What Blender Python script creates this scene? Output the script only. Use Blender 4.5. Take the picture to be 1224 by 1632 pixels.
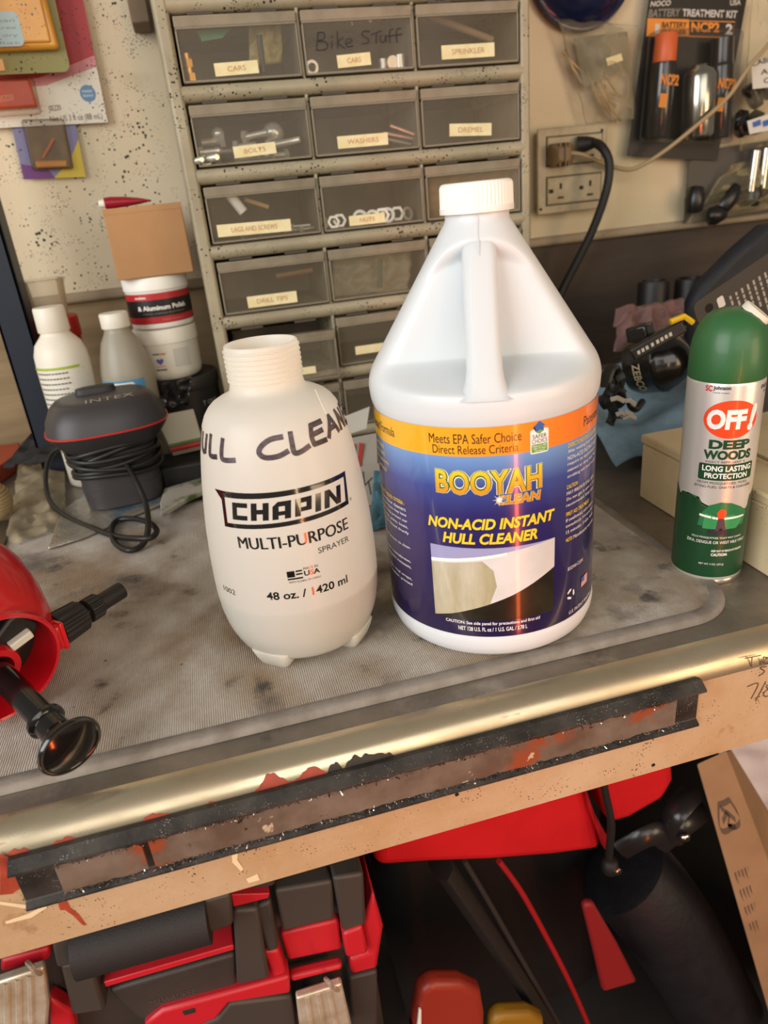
import bpy, bmesh, math, random
from mathutils import Vector, Matrix, Euler, noise as NZ
from math import sin, cos, pi, radians as RD

S = bpy.context.scene
COL = S.collection
for o in list(bpy.data.objects):
    bpy.data.objects.remove(o, do_unlink=True)
random.seed(7)

# ------------------------------------------------------------------ camera
YAW, PITCH, ROLL, FPX = 0.212586, 0.423550, -0.100379, 1123.273
CAM = Vector((-0.17493, -0.44857, 0.30160))
FWD = Vector((sin(YAW)*cos(PITCH), cos(YAW)*cos(PITCH), -sin(PITCH)))
_r0 = Vector((cos(YAW), -sin(YAW), 0))
_u0 = _r0.cross(FWD)
RIGHT = cos(ROLL)*_r0 + sin(ROLL)*_u0
UP = -sin(ROLL)*_r0 + cos(ROLL)*_u0
cd = bpy.data.cameras.new('camera')
cam = bpy.data.objects.new('camera', cd)
COL.objects.link(cam)
cd.sensor_fit = 'VERTICAL'
cd.sensor_height = 36.0
cd.sensor_width = 27.0
cd.lens = FPX*36.0/1632.0
cd.clip_start = 0.01
cd.clip_end = 50
m3 = Matrix((RIGHT, UP, -FWD)).transposed()
cam.matrix_world = Matrix.Translation(CAM) @ m3.to_4x4()
cd.dof.use_dof = True
cd.dof.focus_distance = 0.52
cd.dof.aperture_fstop = 7.5
S.camera = cam

# ------------------------------------------------------------------ world, light, exposure
W = bpy.data.worlds.new('garage_air')
S.world = W
W.use_nodes = True
W.node_tree.nodes['Background'].inputs[0].default_value = (1.0, 0.92, 0.80, 1)
W.node_tree.nodes['Background'].inputs[1].default_value = 0.17

def area(name, loc, target, sx, sy, power, color):
    l = bpy.data.lights.new(name, 'AREA')
    l.shape = 'RECTANGLE'
    l.size, l.size_y, l.energy, l.color = sx, sy, power, color
    o = bpy.data.objects.new(name, l)
    COL.objects.link(o)
    o.location = loc
    d = Vector(target) - Vector(loc)
    o.rotation_euler = d.to_track_quat('-Z', 'Y').to_euler()
    return o
# daylight through the open garage door, to the left of the bench
area('garage_door_daylight', (-2.2, -1.25, 1.0), (-.1, .15, .05), 2.0, 1.6, 56, (0.97, 0.97, 0.97))
# daylight from the yard behind the photographer
area('yard_daylight', (.1, -2.6, 1.1), (-.05, .1, .0), 2.4, 1.4, 24, (1.0, 0.95, 0.88))
# low warm evening light on the right of the yard
area('evening_light', (1.5, -1.7, .25), (-.02, .0, .0), .9, 1.0, 15, (1.0, 0.70, 0.42))
# added red strip lamp low behind the photographer, for the streak on the jug
area('red_streak_lamp', (.20, -1.36, -.50), (0, -.076, -.05), .09, .62, 4.0, (1.0, 0.16, 0.04))
area('warm_streak_lamp', (.17, -1.42, .05), (0, -.076, .16), .05, .46, 1.2, (1.0, 0.72, 0.40))  # added warm strip lamp for the highlight on the label band

S.view_settings.view_transform = 'Standard'
S.view_settings.look = 'None'
S.view_settings.gamma = 1.0
S.view_settings.use_curve_mapping = False
S.view_settings.exposure = 0.32

# ------------------------------------------------------------------ helpers: a point of the place from a sighting line and a known plane
def ray(px, py):
    return FWD + RIGHT*((px-612)/FPX) - UP*((py-816)/FPX)
def ZP(px, py, z=0.0):
    d = ray(px, py); return CAM + d*((z-CAM.z)/d.z)
def YP(px, py, y):
    d = ray(px, py); return CAM + d*((y-CAM.y)/d.y)
def XP(px, py, x):
    d = ray(px, py); return CAM + d*((x-CAM.x)/d.x)

# ------------------------------------------------------------------ materials
MATS = {}
def srgb(c):
    if isinstance(c, str):
        c = c.lstrip('#'); c = [int(c[i:i+2], 16)/255 for i in (0, 2, 4)]
    return tuple(x/12.92 if x <= .04045 else ((x+.055)/1.055)**2.4 for x in c)

def mat(name, col, rough=.5, metal=0, col2=None, scale=40, detail=4, lo=.35, hi=.65, bump=0, bscale=None,
        speck=None, speck_x=None, trans=0, ior=1.45, alpha=1, sss=0, coat=0, stretch=None, spec=.5, dirt=None, sheen=0, rough2=None):
    """col, col2: hex; noise blend between them. speck=(hex, scale, size): paint spatter. dirt=(hex, scale, lo, hi)."""
    if name in MATS: return MATS[name]
    m = bpy.data.materials.new(name); m.use_nodes = True
    nt = m.node_tree; N = nt.nodes; L = nt.links
    b = N['Principled BSDF']
    b.inputs['Base Color'].default_value = (*srgb(col), 1)
    b.inputs['Roughness'].default_value = rough
    b.inputs['Metallic'].default_value = metal
    b.inputs['IOR'].default_value = ior
    b.inputs['Transmission Weight'].default_value = trans
    b.inputs['Alpha'].default_value = alpha
    b.inputs['Coat Weight'].default_value = coat
    b.inputs['Coat Roughness'].default_value = .08
    b.inputs['Specular IOR Level'].default_value = spec
    b.inputs['Sheen Weight'].default_value = sheen
    if sss:
        b.inputs['Subsurface Weight'].default_value = sss
        b.inputs['Subsurface Radius'].default_value = (.012, .010, .008)
        b.inputs['Subsurface Scale'].default_value = 1.0
    tc = None
    def coords():
        nonlocal tc
        if tc is None:
            t = N.new('ShaderNodeTexCoord'); tc = t.outputs['Object']
            if stretch:
                mp = N.new('ShaderNodeMapping'); mp.inputs['Scale'].default_value = stretch
                L.new(tc, mp.inputs[0]); tc = mp.outputs[0]
        return tc
    def noise(sc, det, lo, hi):
        n = N.new('ShaderNodeTexNoise'); n.inputs['Scale'].default_value = sc; n.inputs['Detail'].default_value = det
        n.inputs['Roughness'].default_value = .6
        L.new(coords(), n.inputs['Vector'])
        r = N.new('ShaderNodeMapRange'); r.inputs[1].default_value = lo; r.inputs[2].default_value = hi
        L.new(n.outputs['Fac'], r.inputs[0]); return r.outputs[0], n.outputs['Fac']
    cur = None
    def mix(fac, c):
        nonlocal cur
        x = N.new('ShaderNodeMix'); x.data_type = 'RGBA'
        L.new(fac, x.inputs['Factor'])
        if cur is None: x.inputs['A'].default_value = (*srgb(col), 1)
        else: L.new(cur, x.inputs['A'])
        x.inputs['B'].default_value = (*srgb(c), 1)
        cur = x.outputs['Result']
    if col2:
        f, _ = noise(scale, detail, lo, hi); mix(f, col2)
        if rough2 is not None:
            r = N.new('ShaderNodeMapRange'); r.inputs[3].default_value = rough; r.inputs[4].default_value = rough2
            L.new(f, r.inputs[0]); L.new(r.outputs[0], b.inputs['Roughness'])
    if dirt:
        for dd in (dirt if isinstance(dirt, list) else [dirt]):
            f, _ = noise(dd[1], 5, dd[2], dd[3]); mix(f, dd[0])
    if speck:
        for sp in (speck if isinstance(speck, list) else [speck]):
            v = N.new('ShaderNodeTexVoronoi'); v.inputs['Scale'].default_value = sp[1]
            L.new(coords(), v.inputs['Vector'])
            n = N.new('ShaderNodeTexNoise'); n.inputs['Scale'].default_value = sp[1]*.13; n.inputs['Detail'].default_value = 2
            L.new(coords(), n.inputs['Vector'])
            mr = N.new('ShaderNodeMapRange'); mr.inputs[1].default_value = .38; mr.inputs[2].default_value = .75
            mr.inputs[3].default_value = 0; mr.inputs[4].default_value = sp[2]
            L.new(n.outputs['Fac'], mr.inputs[0])
            if speck_x:                          # spatter thins out along X
                sx = N.new('ShaderNodeSeparateXYZ'); L.new(coords(), sx.inputs[0])
                mx_ = N.new('ShaderNodeMapRange'); mx_.inputs[1].default_value, mx_.inputs[2].default_value = speck_x[0], speck_x[1]
                mx_.inputs[3].default_value = sp[2]; mx_.inputs[4].default_value = sp[2]*.3
                L.new(sx.outputs[0], mx_.inputs[0]); L.new(mx_.outputs[0], mr.inputs[4])
            lt = N.new('ShaderNodeMath'); lt.operation = 'LESS_THAN'
            L.new(v.outputs['Distance'], lt.inputs[0]); L.new(mr.outputs[0], lt.inputs[1])
            mix(lt.outputs[0], sp[0])
    if cur is not None: L.new(cur, b.inputs['Base Color'])
    if bump:
        _, f = noise(bscale or scale, 5, 0, 1)
        bp = N.new('ShaderNodeBump'); bp.inputs['Strength'].default_value = 1; bp.inputs['Distance'].default_value = bump
        L.new(f, bp.inputs['Height']); L.new(bp.outputs[0], b.inputs['Normal'])
    MATS[name] = m
    return m

def clear(name, tint='#ffffff', amount=.1, rough=.15, gloss=.25):
    """thin clear plastic film or pane: transparent, tinted body and a glossy skin"""
    if name in MATS: return MATS[name]
    m = bpy.data.materials.new(name); m.use_nodes = True
    nt = m.node_tree; N = nt.nodes; L = nt.links
    b = N['Principled BSDF']
    b.inputs['Base Color'].default_value = (*srgb(tint), 1); b.inputs['Roughness'].default_value = rough
    t = N.new('ShaderNodeBsdfTransparent')
    mx = N.new('ShaderNodeMixShader')
    lw = N.new('ShaderNodeFresnel'); lw.inputs['IOR'].default_value = 1.45
    ma = N.new('ShaderNodeMath'); ma.operation = 'MULTIPLY_ADD'; ma.use_clamp = True
    ma.inputs[1].default_value = gloss; ma.inputs[2].default_value = amount
    L.new(lw.outputs[0], ma.inputs[0]); L.new(ma.outputs[0], mx.inputs[0])
    L.new(t.outputs[0], mx.inputs[1]); L.new(b.outputs[0], mx.inputs[2])
    L.new(mx.outputs[0], N['Material Output'].inputs[0])
    MATS[name] = m
    return m

def milky(name, col, transl=.45, rough=.35):
    """translucent polyethylene wall"""
    if name in MATS: return MATS[name]
    m = bpy.data.materials.new(name); m.use_nodes = True
    nt = m.node_tree; N = nt.nodes; L = nt.links
    b = N['Principled BSDF']
    b.inputs['Base Color'].default_value = (*srgb(col), 1); b.inputs['Roughness'].default_value = rough
    t = N.new('ShaderNodeBsdfTranslucent'); t.inputs[0].default_value = (*srgb(col), 1)
    mx = N.new('ShaderNodeMixShader'); mx.inputs[0].default_value = transl
    L.new(b.outputs[0], mx.inputs[1]); L.new(t.outputs[0], mx.inputs[2])
    L.new(mx.outputs[0], N['Material Output'].inputs[0])
    MATS[name] = m
    return m

def ramp_mat(name, axis, stops, rough=.3, coat=.3, metal=0):
    """colour ramp along an object axis (metres)"""
    if name in MATS: return MATS[name]
    m = bpy.data.materials.new(name); m.use_nodes = True
    nt = m.node_tree; N = nt.nodes; L = nt.links
    b = N['Principled BSDF']; b.inputs['Roughness'].default_value = rough; b.inputs['Coat Weight'].default_value = coat
    b.inputs['Coat Roughness'].default_value = .06; b.inputs['Metallic'].default_value = metal
    t = N.new('ShaderNodeTexCoord'); s = N.new('ShaderNodeSeparateXYZ'); L.new(t.outputs['Object'], s.inputs[0])
    lo, hi = stops[0][0], stops[-1][0]
    r = N.new('ShaderNodeMapRange'); r.inputs[1].default_value = lo; r.inputs[2].default_value = hi
    L.new(s.outputs[axis], r.inputs[0])
    c = N.new('ShaderNodeValToRGB'); L.new(r.outputs[0], c.inputs[0])
    e = c.color_ramp.elements
    while len(e) < len(stops): e.new(.5)
    for k, (p, h) in enumerate(stops):
        e[k].position = (p-lo)/(hi-lo); e[k].color = (*srgb(h), 1)
    L.new(c.outputs[0], b.inputs['Base Color'])
    MATS[name] = m
    return m

# ------------------------------------------------------------------ scene objects
def wm(o):
    m = o.matrix_basis.copy()
    while o.parent:
        o = o.parent; m = o.matrix_basis @ m
    return m
def tag(o, label=None, cat=None, group=None, kind=None):
    if label: o['label'] = label
    if cat: o['category'] = cat
    if group: o['group'] = group
    if kind: o['kind'] = kind
    return o
def thing(name, label, cat, loc=(0, 0, 0), rz=0, group=None, rot=None):
    o = bpy.data.objects.new(name, None); COL.objects.link(o)
    o.empty_display_size = .02
    o.location = loc; o.rotation_euler = rot if rot else (0, 0, rz)
    return tag(o, label, cat, group)

class MB:
    """collects shapes, then links them as ONE mesh object"""
    def __init__(s, M=None): s.v = []; s.f = []; s.mi = []; s.M = M or Matrix()
    def add(s, vs, fs, m=0):
        n = len(s.v)
        s.v += [tuple(s.M @ Vector(p)) for p in vs]
        s.f += [tuple(i+n for i in f) for f in fs]; s.mi += [m]*len(fs)
        return s
    def box(s, x0, x1, y0, y1, z0, z1, m=0):
        return s.add([(x0,y0,z0),(x1,y0,z0),(x1,y1,z0),(x0,y1,z0),(x0,y0,z1),(x1,y0,z1),(x1,y1,z1),(x0,y1,z1)],
                     [(0,3,2,1),(4,5,6,7),(0,1,5,4),(1,2,6,5),(2,3,7,6),(3,0,4,7)], m)
    def lathe(s, prof, n=48, m=0, cap0=True, cap1=True, M=None):
        M = M or Matrix(); vs = []; fs = []
        for r, z in prof:
            for k in range(n):
                a = 2*pi*k/n; vs.append(M @ Vector((r*sin(a), -r*cos(a), z)))
        for j in range(len(prof)-1):
            for k in range(n):
                k2 = (k+1) % n
                fs.append((j*n+k, j*n+k2, (j+1)*n+k2, (j+1)*n+k))
        if cap0: fs.append(tuple(reversed(range(n))))
        if cap1: fs.append(tuple(range((len(prof)-1)*n, len(prof)*n)))
        return s.add(vs, fs, m)
    def tube(s, path, r, n=8, m=0, sx=1.0):
        P = [Vector(p) for p in path]; vs = []; fs = []; up = None
        for i, p in enumerate(P):
            d = (P[min(i+1, len(P)-1)] - P[max(i-1, 0)])
            d = d.normalized() if d.length > 1e-9 else Vector((0, 0, 1))
            if up is None:
                up = Vector((0, 0, 1)) if abs(d.z) < .9 else Vector((0, 1, 0))
            x = up.cross(d); x = x.normalized() if x.length > 1e-6 else Vector((1, 0, 0)); up = d.cross(x)
            rr = r[i] if isinstance(r, (list, tuple)) else r
            for k in range(n):
                a = 2*pi*k/n; vs.append(p + x*(rr*sx*cos(a)) + up*(rr*sin(a)))
        for j in range(len(P)-1):
            for k in range(n):
                k2 = (k+1) % n; fs.append((j*n+k, j*n+k2, (j+1)*n+k2, (j+1)*n+k))
        fs += [tuple(reversed(range(n))), tuple(range((len(P)-1)*n, len(P)*n))]
        return s.add(vs, fs, m)
    def prism(s, poly, z0, z1, m=0, M=None):
        """polygon in local XY (counterclockwise), extruded along local Z"""
        M = M or Matrix(); n = len(poly)
        vs = [M @ Vector((x, y, z0)) for x, y in poly] + [M @ Vector((x, y, z1)) for x, y in poly]
        fs = [tuple(reversed(range(n))), tuple(range(n, 2*n))] + [(k, (k+1) % n, n+(k+1) % n, n+k) for k in range(n)]
        return s.add(vs, fs, m)
    def sheet(s, grid, m=0):
        """grid: rows of points"""
        R, C = len(grid), len(grid[0])
        return s.add([p for row in grid for p in row],
                     [(j*C+i, j*C+i+1, (j+1)*C+i+1, (j+1)*C+i) for j in range(R-1) for i in range(C-1)], m)
    def build(s, name, mats, parent=None, smooth=None, bevel=0, seg=2, solid=0, sub=0, world=False):
        me = bpy.data.meshes.new(name)
        vs = s.v; loc = None
        if world and parent is not None:
            inv = wm(parent).inverted(); vs = [tuple(inv @ Vector(p)) for p in vs]
        elif parent is None:
            xs, ys, zs = zip(*vs)
            loc = Vector(((min(xs)+max(xs))/2, (min(ys)+max(ys))/2, min(zs)))
            vs = [tuple(Vector(p)-loc) for p in vs]
        me.from_pydata(vs, [], s.f)
        ml = mats if isinstance(mats, (list, tuple)) else [mats]
        for q in ml: me.materials.append(q)
        if len(ml) > 1: me.polygons.foreach_set('material_index', s.mi)
        me.update()
        if smooth is not None:
            me.shade_smooth()
            if smooth < 179: me.set_sharp_from_angle(angle=RD(smooth))
        o = bpy.data.objects.new(name, me); COL.objects.link(o)
        if loc is not None: o.location = loc
        o.parent = parent
        if solid:
            q = o.modifiers.new('solid', 'SOLIDIFY'); q.thickness = solid; q.offset = -1
        if bevel:
            q = o.modifiers.new('bevel', 'BEVEL'); q.width = bevel; q.segments = seg; q.limit_method = 'ANGLE'; q.angle_limit = RD(40)
            if smooth is None: me.shade_smooth(); me.set_sharp_from_angle(angle=RD(50))
        if sub:
            q = o.modifiers.new('subd', 'SUBSURF'); q.levels = sub; q.render_levels = sub
        return o

def dup(root, loc=None, rz=None, label=None, group=None, parent=None):
    r = root.copy(); COL.objects.link(r)
    if parent is not None: r.parent = parent
    if loc is not None: r.location = loc
    if rz is not None: r.rotation_euler = (0, 0, rz)
    if label: r['label'] = label
    if group: r['group'] = group
    for ch in root.children:
        c = ch.copy(); COL.objects.link(c); c.parent = r
        for g in ch.children:
            d = g.copy(); COL.objects.link(d); d.parent = c
    return r

def rrect(x0, x1, y0, y1, r, n=6):
    out = []
    for cx, cy, a0 in ((x1-r, y0+r, -90), (x1-r, y1-r, 0), (x0+r, y1-r, 90), (x0+r, y0+r, 180)):
        for k in range(n+1):
            a = RD(a0+90*k/n); out.append((cx+r*cos(a), cy+r*sin(a)))
    return out
def ell(cx, cy, rx, ry, n=32):
    return [(cx+rx*cos(2*pi*k/n), cy+ry*sin(2*pi*k/n)) for k in range(n)]
def smooth_path(P, n=8, closed=False):
    P = [Vector(p) for p in P]; out = []
    N = len(P)
    for i in range(N if closed else N-1):
        p0 = P[(i-1) % N] if closed or i > 0 else P[0]; p1 = P[i]; p2 = P[(i+1) % N]
        p3 = P[(i+2) % N] if closed or i+2 < N else P[-1]
        for k in range(n):
            t = k/n
            out.append(.5*((2*p1)+(p2-p0)*t+(2*p0-5*p1+4*p2-p3)*t*t+(3*p1-p0-3*p2+p3)*t**3))
    if not closed: out.append(P[-1])
    return out

# ------------------------------------------------------------------ flat print: polygons and lettering laid on a surface
def text_geo(s, bold=0, shear=0, spacing=1.0, align='CENTER', line=1.0):
    cu = bpy.data.curves.new('t', 'FONT'); cu.body = s; cu.size = 1; cu.offset = bold; cu.shear = shear
    cu.align_x = align; cu.align_y = 'CENTER'; cu.space_character = spacing; cu.space_line = line; cu.resolution_u = 3
    ob = bpy.data.objects.new('t', cu)
    me = bpy.data.meshes.new_from_object(ob)
    vs = [(v.co.x, v.co.y) for v in me.vertices]; fs = [tuple(p.vertices) for p in me.polygons]
    bpy.data.objects.remove(ob); bpy.data.meshes.remove(me); bpy.data.curves.remove(cu)
    return vs, fs
def fit(geo, x0, x1, y0, y1):
    vs, fs = geo
    if not vs: return geo
    a, b = min(v[0] for v in vs), max(v[0] for v in vs); c, d = min(v[1] for v in vs), max(v[1] for v in vs)
    return [(x0+(v[0]-a)/(b-a)*(x1-x0), y0+(v[1]-c)/(d-c)*(y1-y0)) for v in vs], fs
def T(s, x0, x1, y0, y1, **k):
    """lettering fitted to a box"""
    return fit(text_geo(s, **k), x0, x1, y0, y1)
def poly(*pts): return (list(pts), [tuple(range(len(pts)))])
def ribbon(paths, w):
    """pen strokes: list of 2-D polylines, drawn w wide"""
    vs = []; fs = []
    for P in paths:
        P = [Vector((p[0], p[1])) for p in P]; n = len(P); base = len(vs)
        for i, p in enumerate(P):
            d = P[min(i+1, n-1)]-P[max(i-1, 0)]
            d = d.normalized() if d.length > 1e-9 else Vector((1, 0))
            q = Vector((-d.y, d.x))*w/2
            e = d*w*.25*(-1 if i == 0 else 1 if i == n-1 else 0)
            vs += [tuple(p+q+e), tuple(p-q+e)]
        fs += [(base+2*i, base+2*i+1, base+2*i+3, base+2*i+2) for i in range(n-1)]
    return vs, fs
def join(*geos):
    vs = []; fs = []
    for a, b in geos:
        n = len(vs); vs += a; fs += [tuple(i+n for i in f) for f in b]
    return vs, fs
def decal(name, geo, surf, off, material, parent, maxlen=None, label=None):
    """geo in metres on surface parameters (u right, v up); surf(u, v, off) gives the local point"""
    bm = bmesh.new()
    V = [bm.verts.new((x, y, 0)) for x, y in geo[0]]
    for f in geo[1]:
        try: bm.faces.new([V[i] for i in f])
        except ValueError: pass
    bmesh.ops.triangulate(bm, faces=bm.faces[:])
    if maxlen:
        for _ in range(6):
            long = [e for e in bm.edges if e.calc_length() > maxlen]
            if not long: break
            bmesh.ops.subdivide_edges(bm, edges=long, cuts=1)
            bmesh.ops.triangulate(bm, faces=bm.faces[:])
    for v in bm.verts: v.co = surf(v.co.x, v.co.y, off)
    me = bpy.data.meshes.new(name); bm.to_mesh(me); bm.free()
    me.materials.append(material); me.shade_smooth()
    o = bpy.data.objects.new(name, me); COL.objects.link(o); o.parent = parent
    if label: o['label'] = label
    return o
def on_cyl(R, rot=0):
    return lambda u, v, off: Vector(((R+off)*sin(u/R+rot), -(R+off)*cos(u/R+rot), v))
def on_lathe(rf, rot=0, u0=None):
    def g(u, v, off):
        r = rf(v); a = u/(u0 or r)+rot
        return Vector(((r+off)*sin(a), -(r+off)*cos(a), v))
    return g
def on_plane(o, x, y):
    o, x, y = Vector(o), Vector(x).normalized(), Vector(y).normalized(); n = x.cross(y)
    return lambda u, v, off: o+x*u+y*v+n*off
def interp(T_, x):
    if x <= T_[0][0]: return T_[0][1]
    for (a, b), (c, d) in zip(T_, T_[1:]):
        if x <= c: return b+(d-b)*(x-a)/(c-a)
    return T_[-1][1]

def pack(name, label, cat, quad, depth, mats_, group=None):
    """thing with its own frame on a plane: quad = (origin lower-left, x axis point, y axis point)"""
    o, px, py = [Vector(q) for q in quad]
    x = (px-o); y = (py-o); w, h = x.length, y.length
    xn = x.normalized(); n = xn.cross(y).normalized(); yn = n.cross(xn)
    t = thing(name, label, cat, o, group=group)
    t.rotation_euler = Matrix((xn, yn, n)).transposed().to_euler()
    return t, w, h
FLAT = lambda u, v, off: Vector((u, v, off))
def G(p): return list(p), [tuple(range(len(p)))]
# ================================================================== setting
WALL_Y = .66
m_wall = mat('painted_wall', '#dccdb0', .75, col2='#cdbc9a', scale=3, bump=.0006, bscale=60,
             speck=[('#2e2823', 150, .38), ('#3d352d', 330, .36)], speck_x=(-.3, .3), dirt=('#a08c6c', 5, .62, .85))
m_board = mat('aged_backboard', '#98825f', .8, col2='#7f6a4c', scale=9, bump=.0006, bscale=80, stretch=(.4, 1, 3))
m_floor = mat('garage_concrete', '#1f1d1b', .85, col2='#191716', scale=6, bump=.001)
def structure(mb, name, m, **k):
    return tag(mb.build(name, m, **k), kind='structure')
structure(MB().box(-1.6, 1.6, WALL_Y, WALL_Y+.08, .212, 1.3), 'wall_back', m_wall)
structure(MB().box(-1.6, .255, WALL_Y+.006, WALL_Y+.08, -.9, .212), 'wall_lower', m_board)
structure(MB().box(.255, 1.6, WALL_Y+.004, WALL_Y+.08, -.9, .200), 'wall_lower_shaded', mat('shaded_board', '#57483b', .8, col2='#463a30', scale=7, bump=.0005, bscale=80, stretch=(.4, 1, 3)))  # right part of the lower wall, its shade painted in as darker brown
q = MB()
q.box(-1.6, 1.6, WALL_Y-.009, WALL_Y+.004, .200, .214)
structure(q, 'trim_1', mat('wall_rail', '#a8977c', .6, col2='#8e7c62', scale=12, speck=('#3a332c', 150, .25)), bevel=.005, seg=3)
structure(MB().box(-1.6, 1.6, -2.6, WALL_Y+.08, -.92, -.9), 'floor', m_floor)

# ================================================================== workbench
m_top = mat('worn_steel_top', '#958b7f', .36, metal=.6, col2='#716a60', scale=9, detail=7, lo=.38, hi=.64, rough2=.5, bump=.0001, bscale=90,
            dirt=[('#453b33', 16, .60, .72), ('#a59c8f', 13, .58, .68), ('#8f3b2a', 23, .70, .74)])
m_lip = mat('worn_steel_lip', '#cbbea2', .22, metal=.8, col2='#ad9c80', scale=22, detail=6, rough2=.40, stretch=(.5, 1, 2),
            dirt=[('#9a3f2e', 13, .61, .64), ('#4a3d32', 26, .66, .74)])
m_apron = mat('bronzed_sheet_metal', '#cbb190', .42, metal=.2, col2='#b89870', scale=14, detail=8, rough2=.55, bump=.00008, bscale=700,
              dirt=[('#8a5a3e', 30, .66, .80), ('#a5452f', 17, .71, .76), ('#dcc9a4', 12, .71, .735)], speck=[('#5c4230', 420, .30), ('#e0c4a0', 700, .26)])
wb = thing('workbench', 'sheet metal workbench with rolled front edge and tan metal apron', 'workbench', (0, .27, -.9))
X0, X1 = -1.25, 1.25
BT = -.005                                     # bench top height; the mat's top is z = 0
def extrude_x(prof, x0, x1, nx=1, closed=False):
    g = MB(); n = len(prof)
    vs = [(x0+(x1-x0)*i/nx, y, z) for i in range(nx+1) for y, z in prof]
    fs = [(i*n+k, (i+1)*n+k, (i+1)*n+(k+1) % n, i*n+(k+1) % n) for i in range(nx) for k in range(n if closed else n-1)]
    if closed: fs += [tuple(range(n)), tuple(reversed(range(nx*n, nx*n+n)))]
    return g.add(vs, fs)
top = [(WALL_Y, BT), (-.096, BT), (-.096, BT-.002), (WALL_Y, BT-.002)]
extrude_x(top, X0, X1, closed=True).build('worktop', m_top, wb, world=True)
R_ = .019
arc = [(-.096-R_*sin(a), BT-R_+R_*cos(a)) for a in [RD(90)*k/10 for k in range(11)]]
arc_in = [(-.096-(R_-.002)*sin(a), BT-R_+(R_-.002)*cos(a)) for a in [RD(90)*k/10 for k in range(10, -1, -1)]]
extrude_x(arc+arc_in, X0, X1, closed=True).build('rolled_edge', m_lip, wb, smooth=40, world=True)
yf = -.096-R_
ap = [(yf, BT-R_), (yf, -.095), (yf+.02, -.095), (yf+.02, -.093), (yf+.002, -.093), (yf+.002, BT-R_)]
extrude_x(ap, X0, X1, closed=True).build('apron', m_apron, wb, world=True)
for x in (-1.22, 1.16):
    for y in (-.08, .58):
        MB().box(x, x+.05, y, y+.05, -.9, BT-.002).build('leg', m_apron, wb, bevel=.003, world=True)
MB().box(-1.22, -.105, -.03, .62, -.52, -.50).build('lower_shelf', mat('dark_shelf_board', '#2a2420', .8, col2='#1e1a17', scale=12), wb, world=True)
for px, py in ((1041, 1219), (728, 1266), (880, 1165)):
    p = YP(px, py, yf)
    MB().lathe([(.0014, 0), (.0014, .0006)], 12, M=Matrix.Translation(p+Vector((0, .0002, 0))) @ Matrix.Rotation(RD(90), 4, 'X')).build('screw_hole', mat('hole_black', '#15110e', .9), wb, world=True)
# pencil writing on the apron
ink = mat('pencil', '#5a4636', .7)
apr = on_plane((0, yf, 0), (1, 0, 0), (0, 0, 1))
def px_strokes(paths, y):
    out = []
    for P in paths:
        P = [YP(a, b, y) for a, b in P]
        out.append([(p.x, p.z) for p in smooth_path(P, 5)])
    return out
pen = [[(1187,1049),(1212,1044)],[(1198,1047),(1197,1062)],[(1213,1050),(1212,1059)],[(1221,1048),(1217,1056),(1224,1057),(1228,1050),(1221,1048)],
       [(1232,1057),(1234,1047),(1242,1055),(1244,1044)],[(1221,1062),(1211,1064),(1218,1070),(1209,1077)],[(1236,1060),(1227,1063),(1234,1069),(1226,1075)],
       [(1191,1094),(1208,1089),(1197,1113)],[(1220,1086),(1204,1117)],[(1229,1090),(1221,1094),(1229,1104),(1220,1110),(1217,1104),(1230,1093),(1229,1090)]]
inv = wm(wb).inverted()
decal('pencil_writing', ribbon(px_strokes(pen, yf), .0009), lambda u, v, o: inv @ apr(u, v, o), .0003, ink, wb)

# dried paint on the apron
def paint(pts, m, name):
    P = [YP(a, b, yf) for a, b in pts]
    decal(name, poly(*[(p.x, p.z) for p in P]), lambda u, v, o: inv @ apr(u, v, o), .0003, m, wb)
m_pcr = mat('dried_cream_paint', '#dcc9a0', .5); m_prd = mat('dried_red_paint', '#a5452f', .5, col2='#8a3726', scale=60)
paint([(368, 1352), (380, 1352), (378, 1370), (388, 1384), (384, 1388), (370, 1374)], m_pcr, 'paint_drip')
paint([(392, 1400), (410, 1392), (414, 1402), (396, 1407)], m_pcr, 'paint_drip')
paint([(0, 1436), (40, 1441), (72, 1437), (75, 1446), (50, 1462), (10, 1472), (8, 1468), (46, 1455), (62, 1447), (38, 1447), (0, 1441)], m_pcr, 'paint_drip')
paint([(92, 1436), (104, 1430), (112, 1446), (125, 1456), (138, 1474), (132, 1474), (116, 1458), (104, 1450), (96, 1450)], m_prd, 'paint_drip')
paint([(0, 1360), (16, 1366), (20, 1372), (14, 1392), (30, 1402), (36, 1412), (20, 1424), (0, 1426)], m_prd, 'paint_patch')

# flaking red paint and a black smear on the rolled edge
def on_lip(u, v, off): return inv @ Vector((u, -.096-(R_+off)*sin(v/R_), BT-R_+(R_+off)*cos(v/R_)))
def flake(x0, x1, a0, a1, seed, m, name):
    random.seed(seed); n_ = 46; top_ = []; lo_ = []
    for i in range(n_+1):
        t_ = i/n_; x_ = x0+(x1-x0)*t_; e_ = min(1, 5*t_, 5*(1-t_))
        top_.append((x_, RD(a1-(a1-a0)*e_*max(.1, min(1, .62+.75*NZ.noise(Vector((x_*70, seed*2.3, 0)))+.3*NZ.noise(Vector((x_*260, seed, 5))))))*R_)); lo_.append((x_, RD(a1)*R_))
    decal(name, poly(*(lo_[::-1]+top_)), on_lip, .0002, m, wb, maxlen=.004)
m_blkp = mat('black_smear', '#2a231e', .6, col2='#3a3029', scale=80)
flake(-.40, -.285, 56, 91, 3, m_prd, 'red_paint_flake')
flake(-.275, -.200, 58, 91, 4, m_prd, 'red_paint_flake')
flake(-.212, -.170, 46, 91, 5, m_prd, 'red_paint_flake')
flake(-.162, -.105, 50, 91, 6, m_blkp, 'black_smear')
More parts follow.
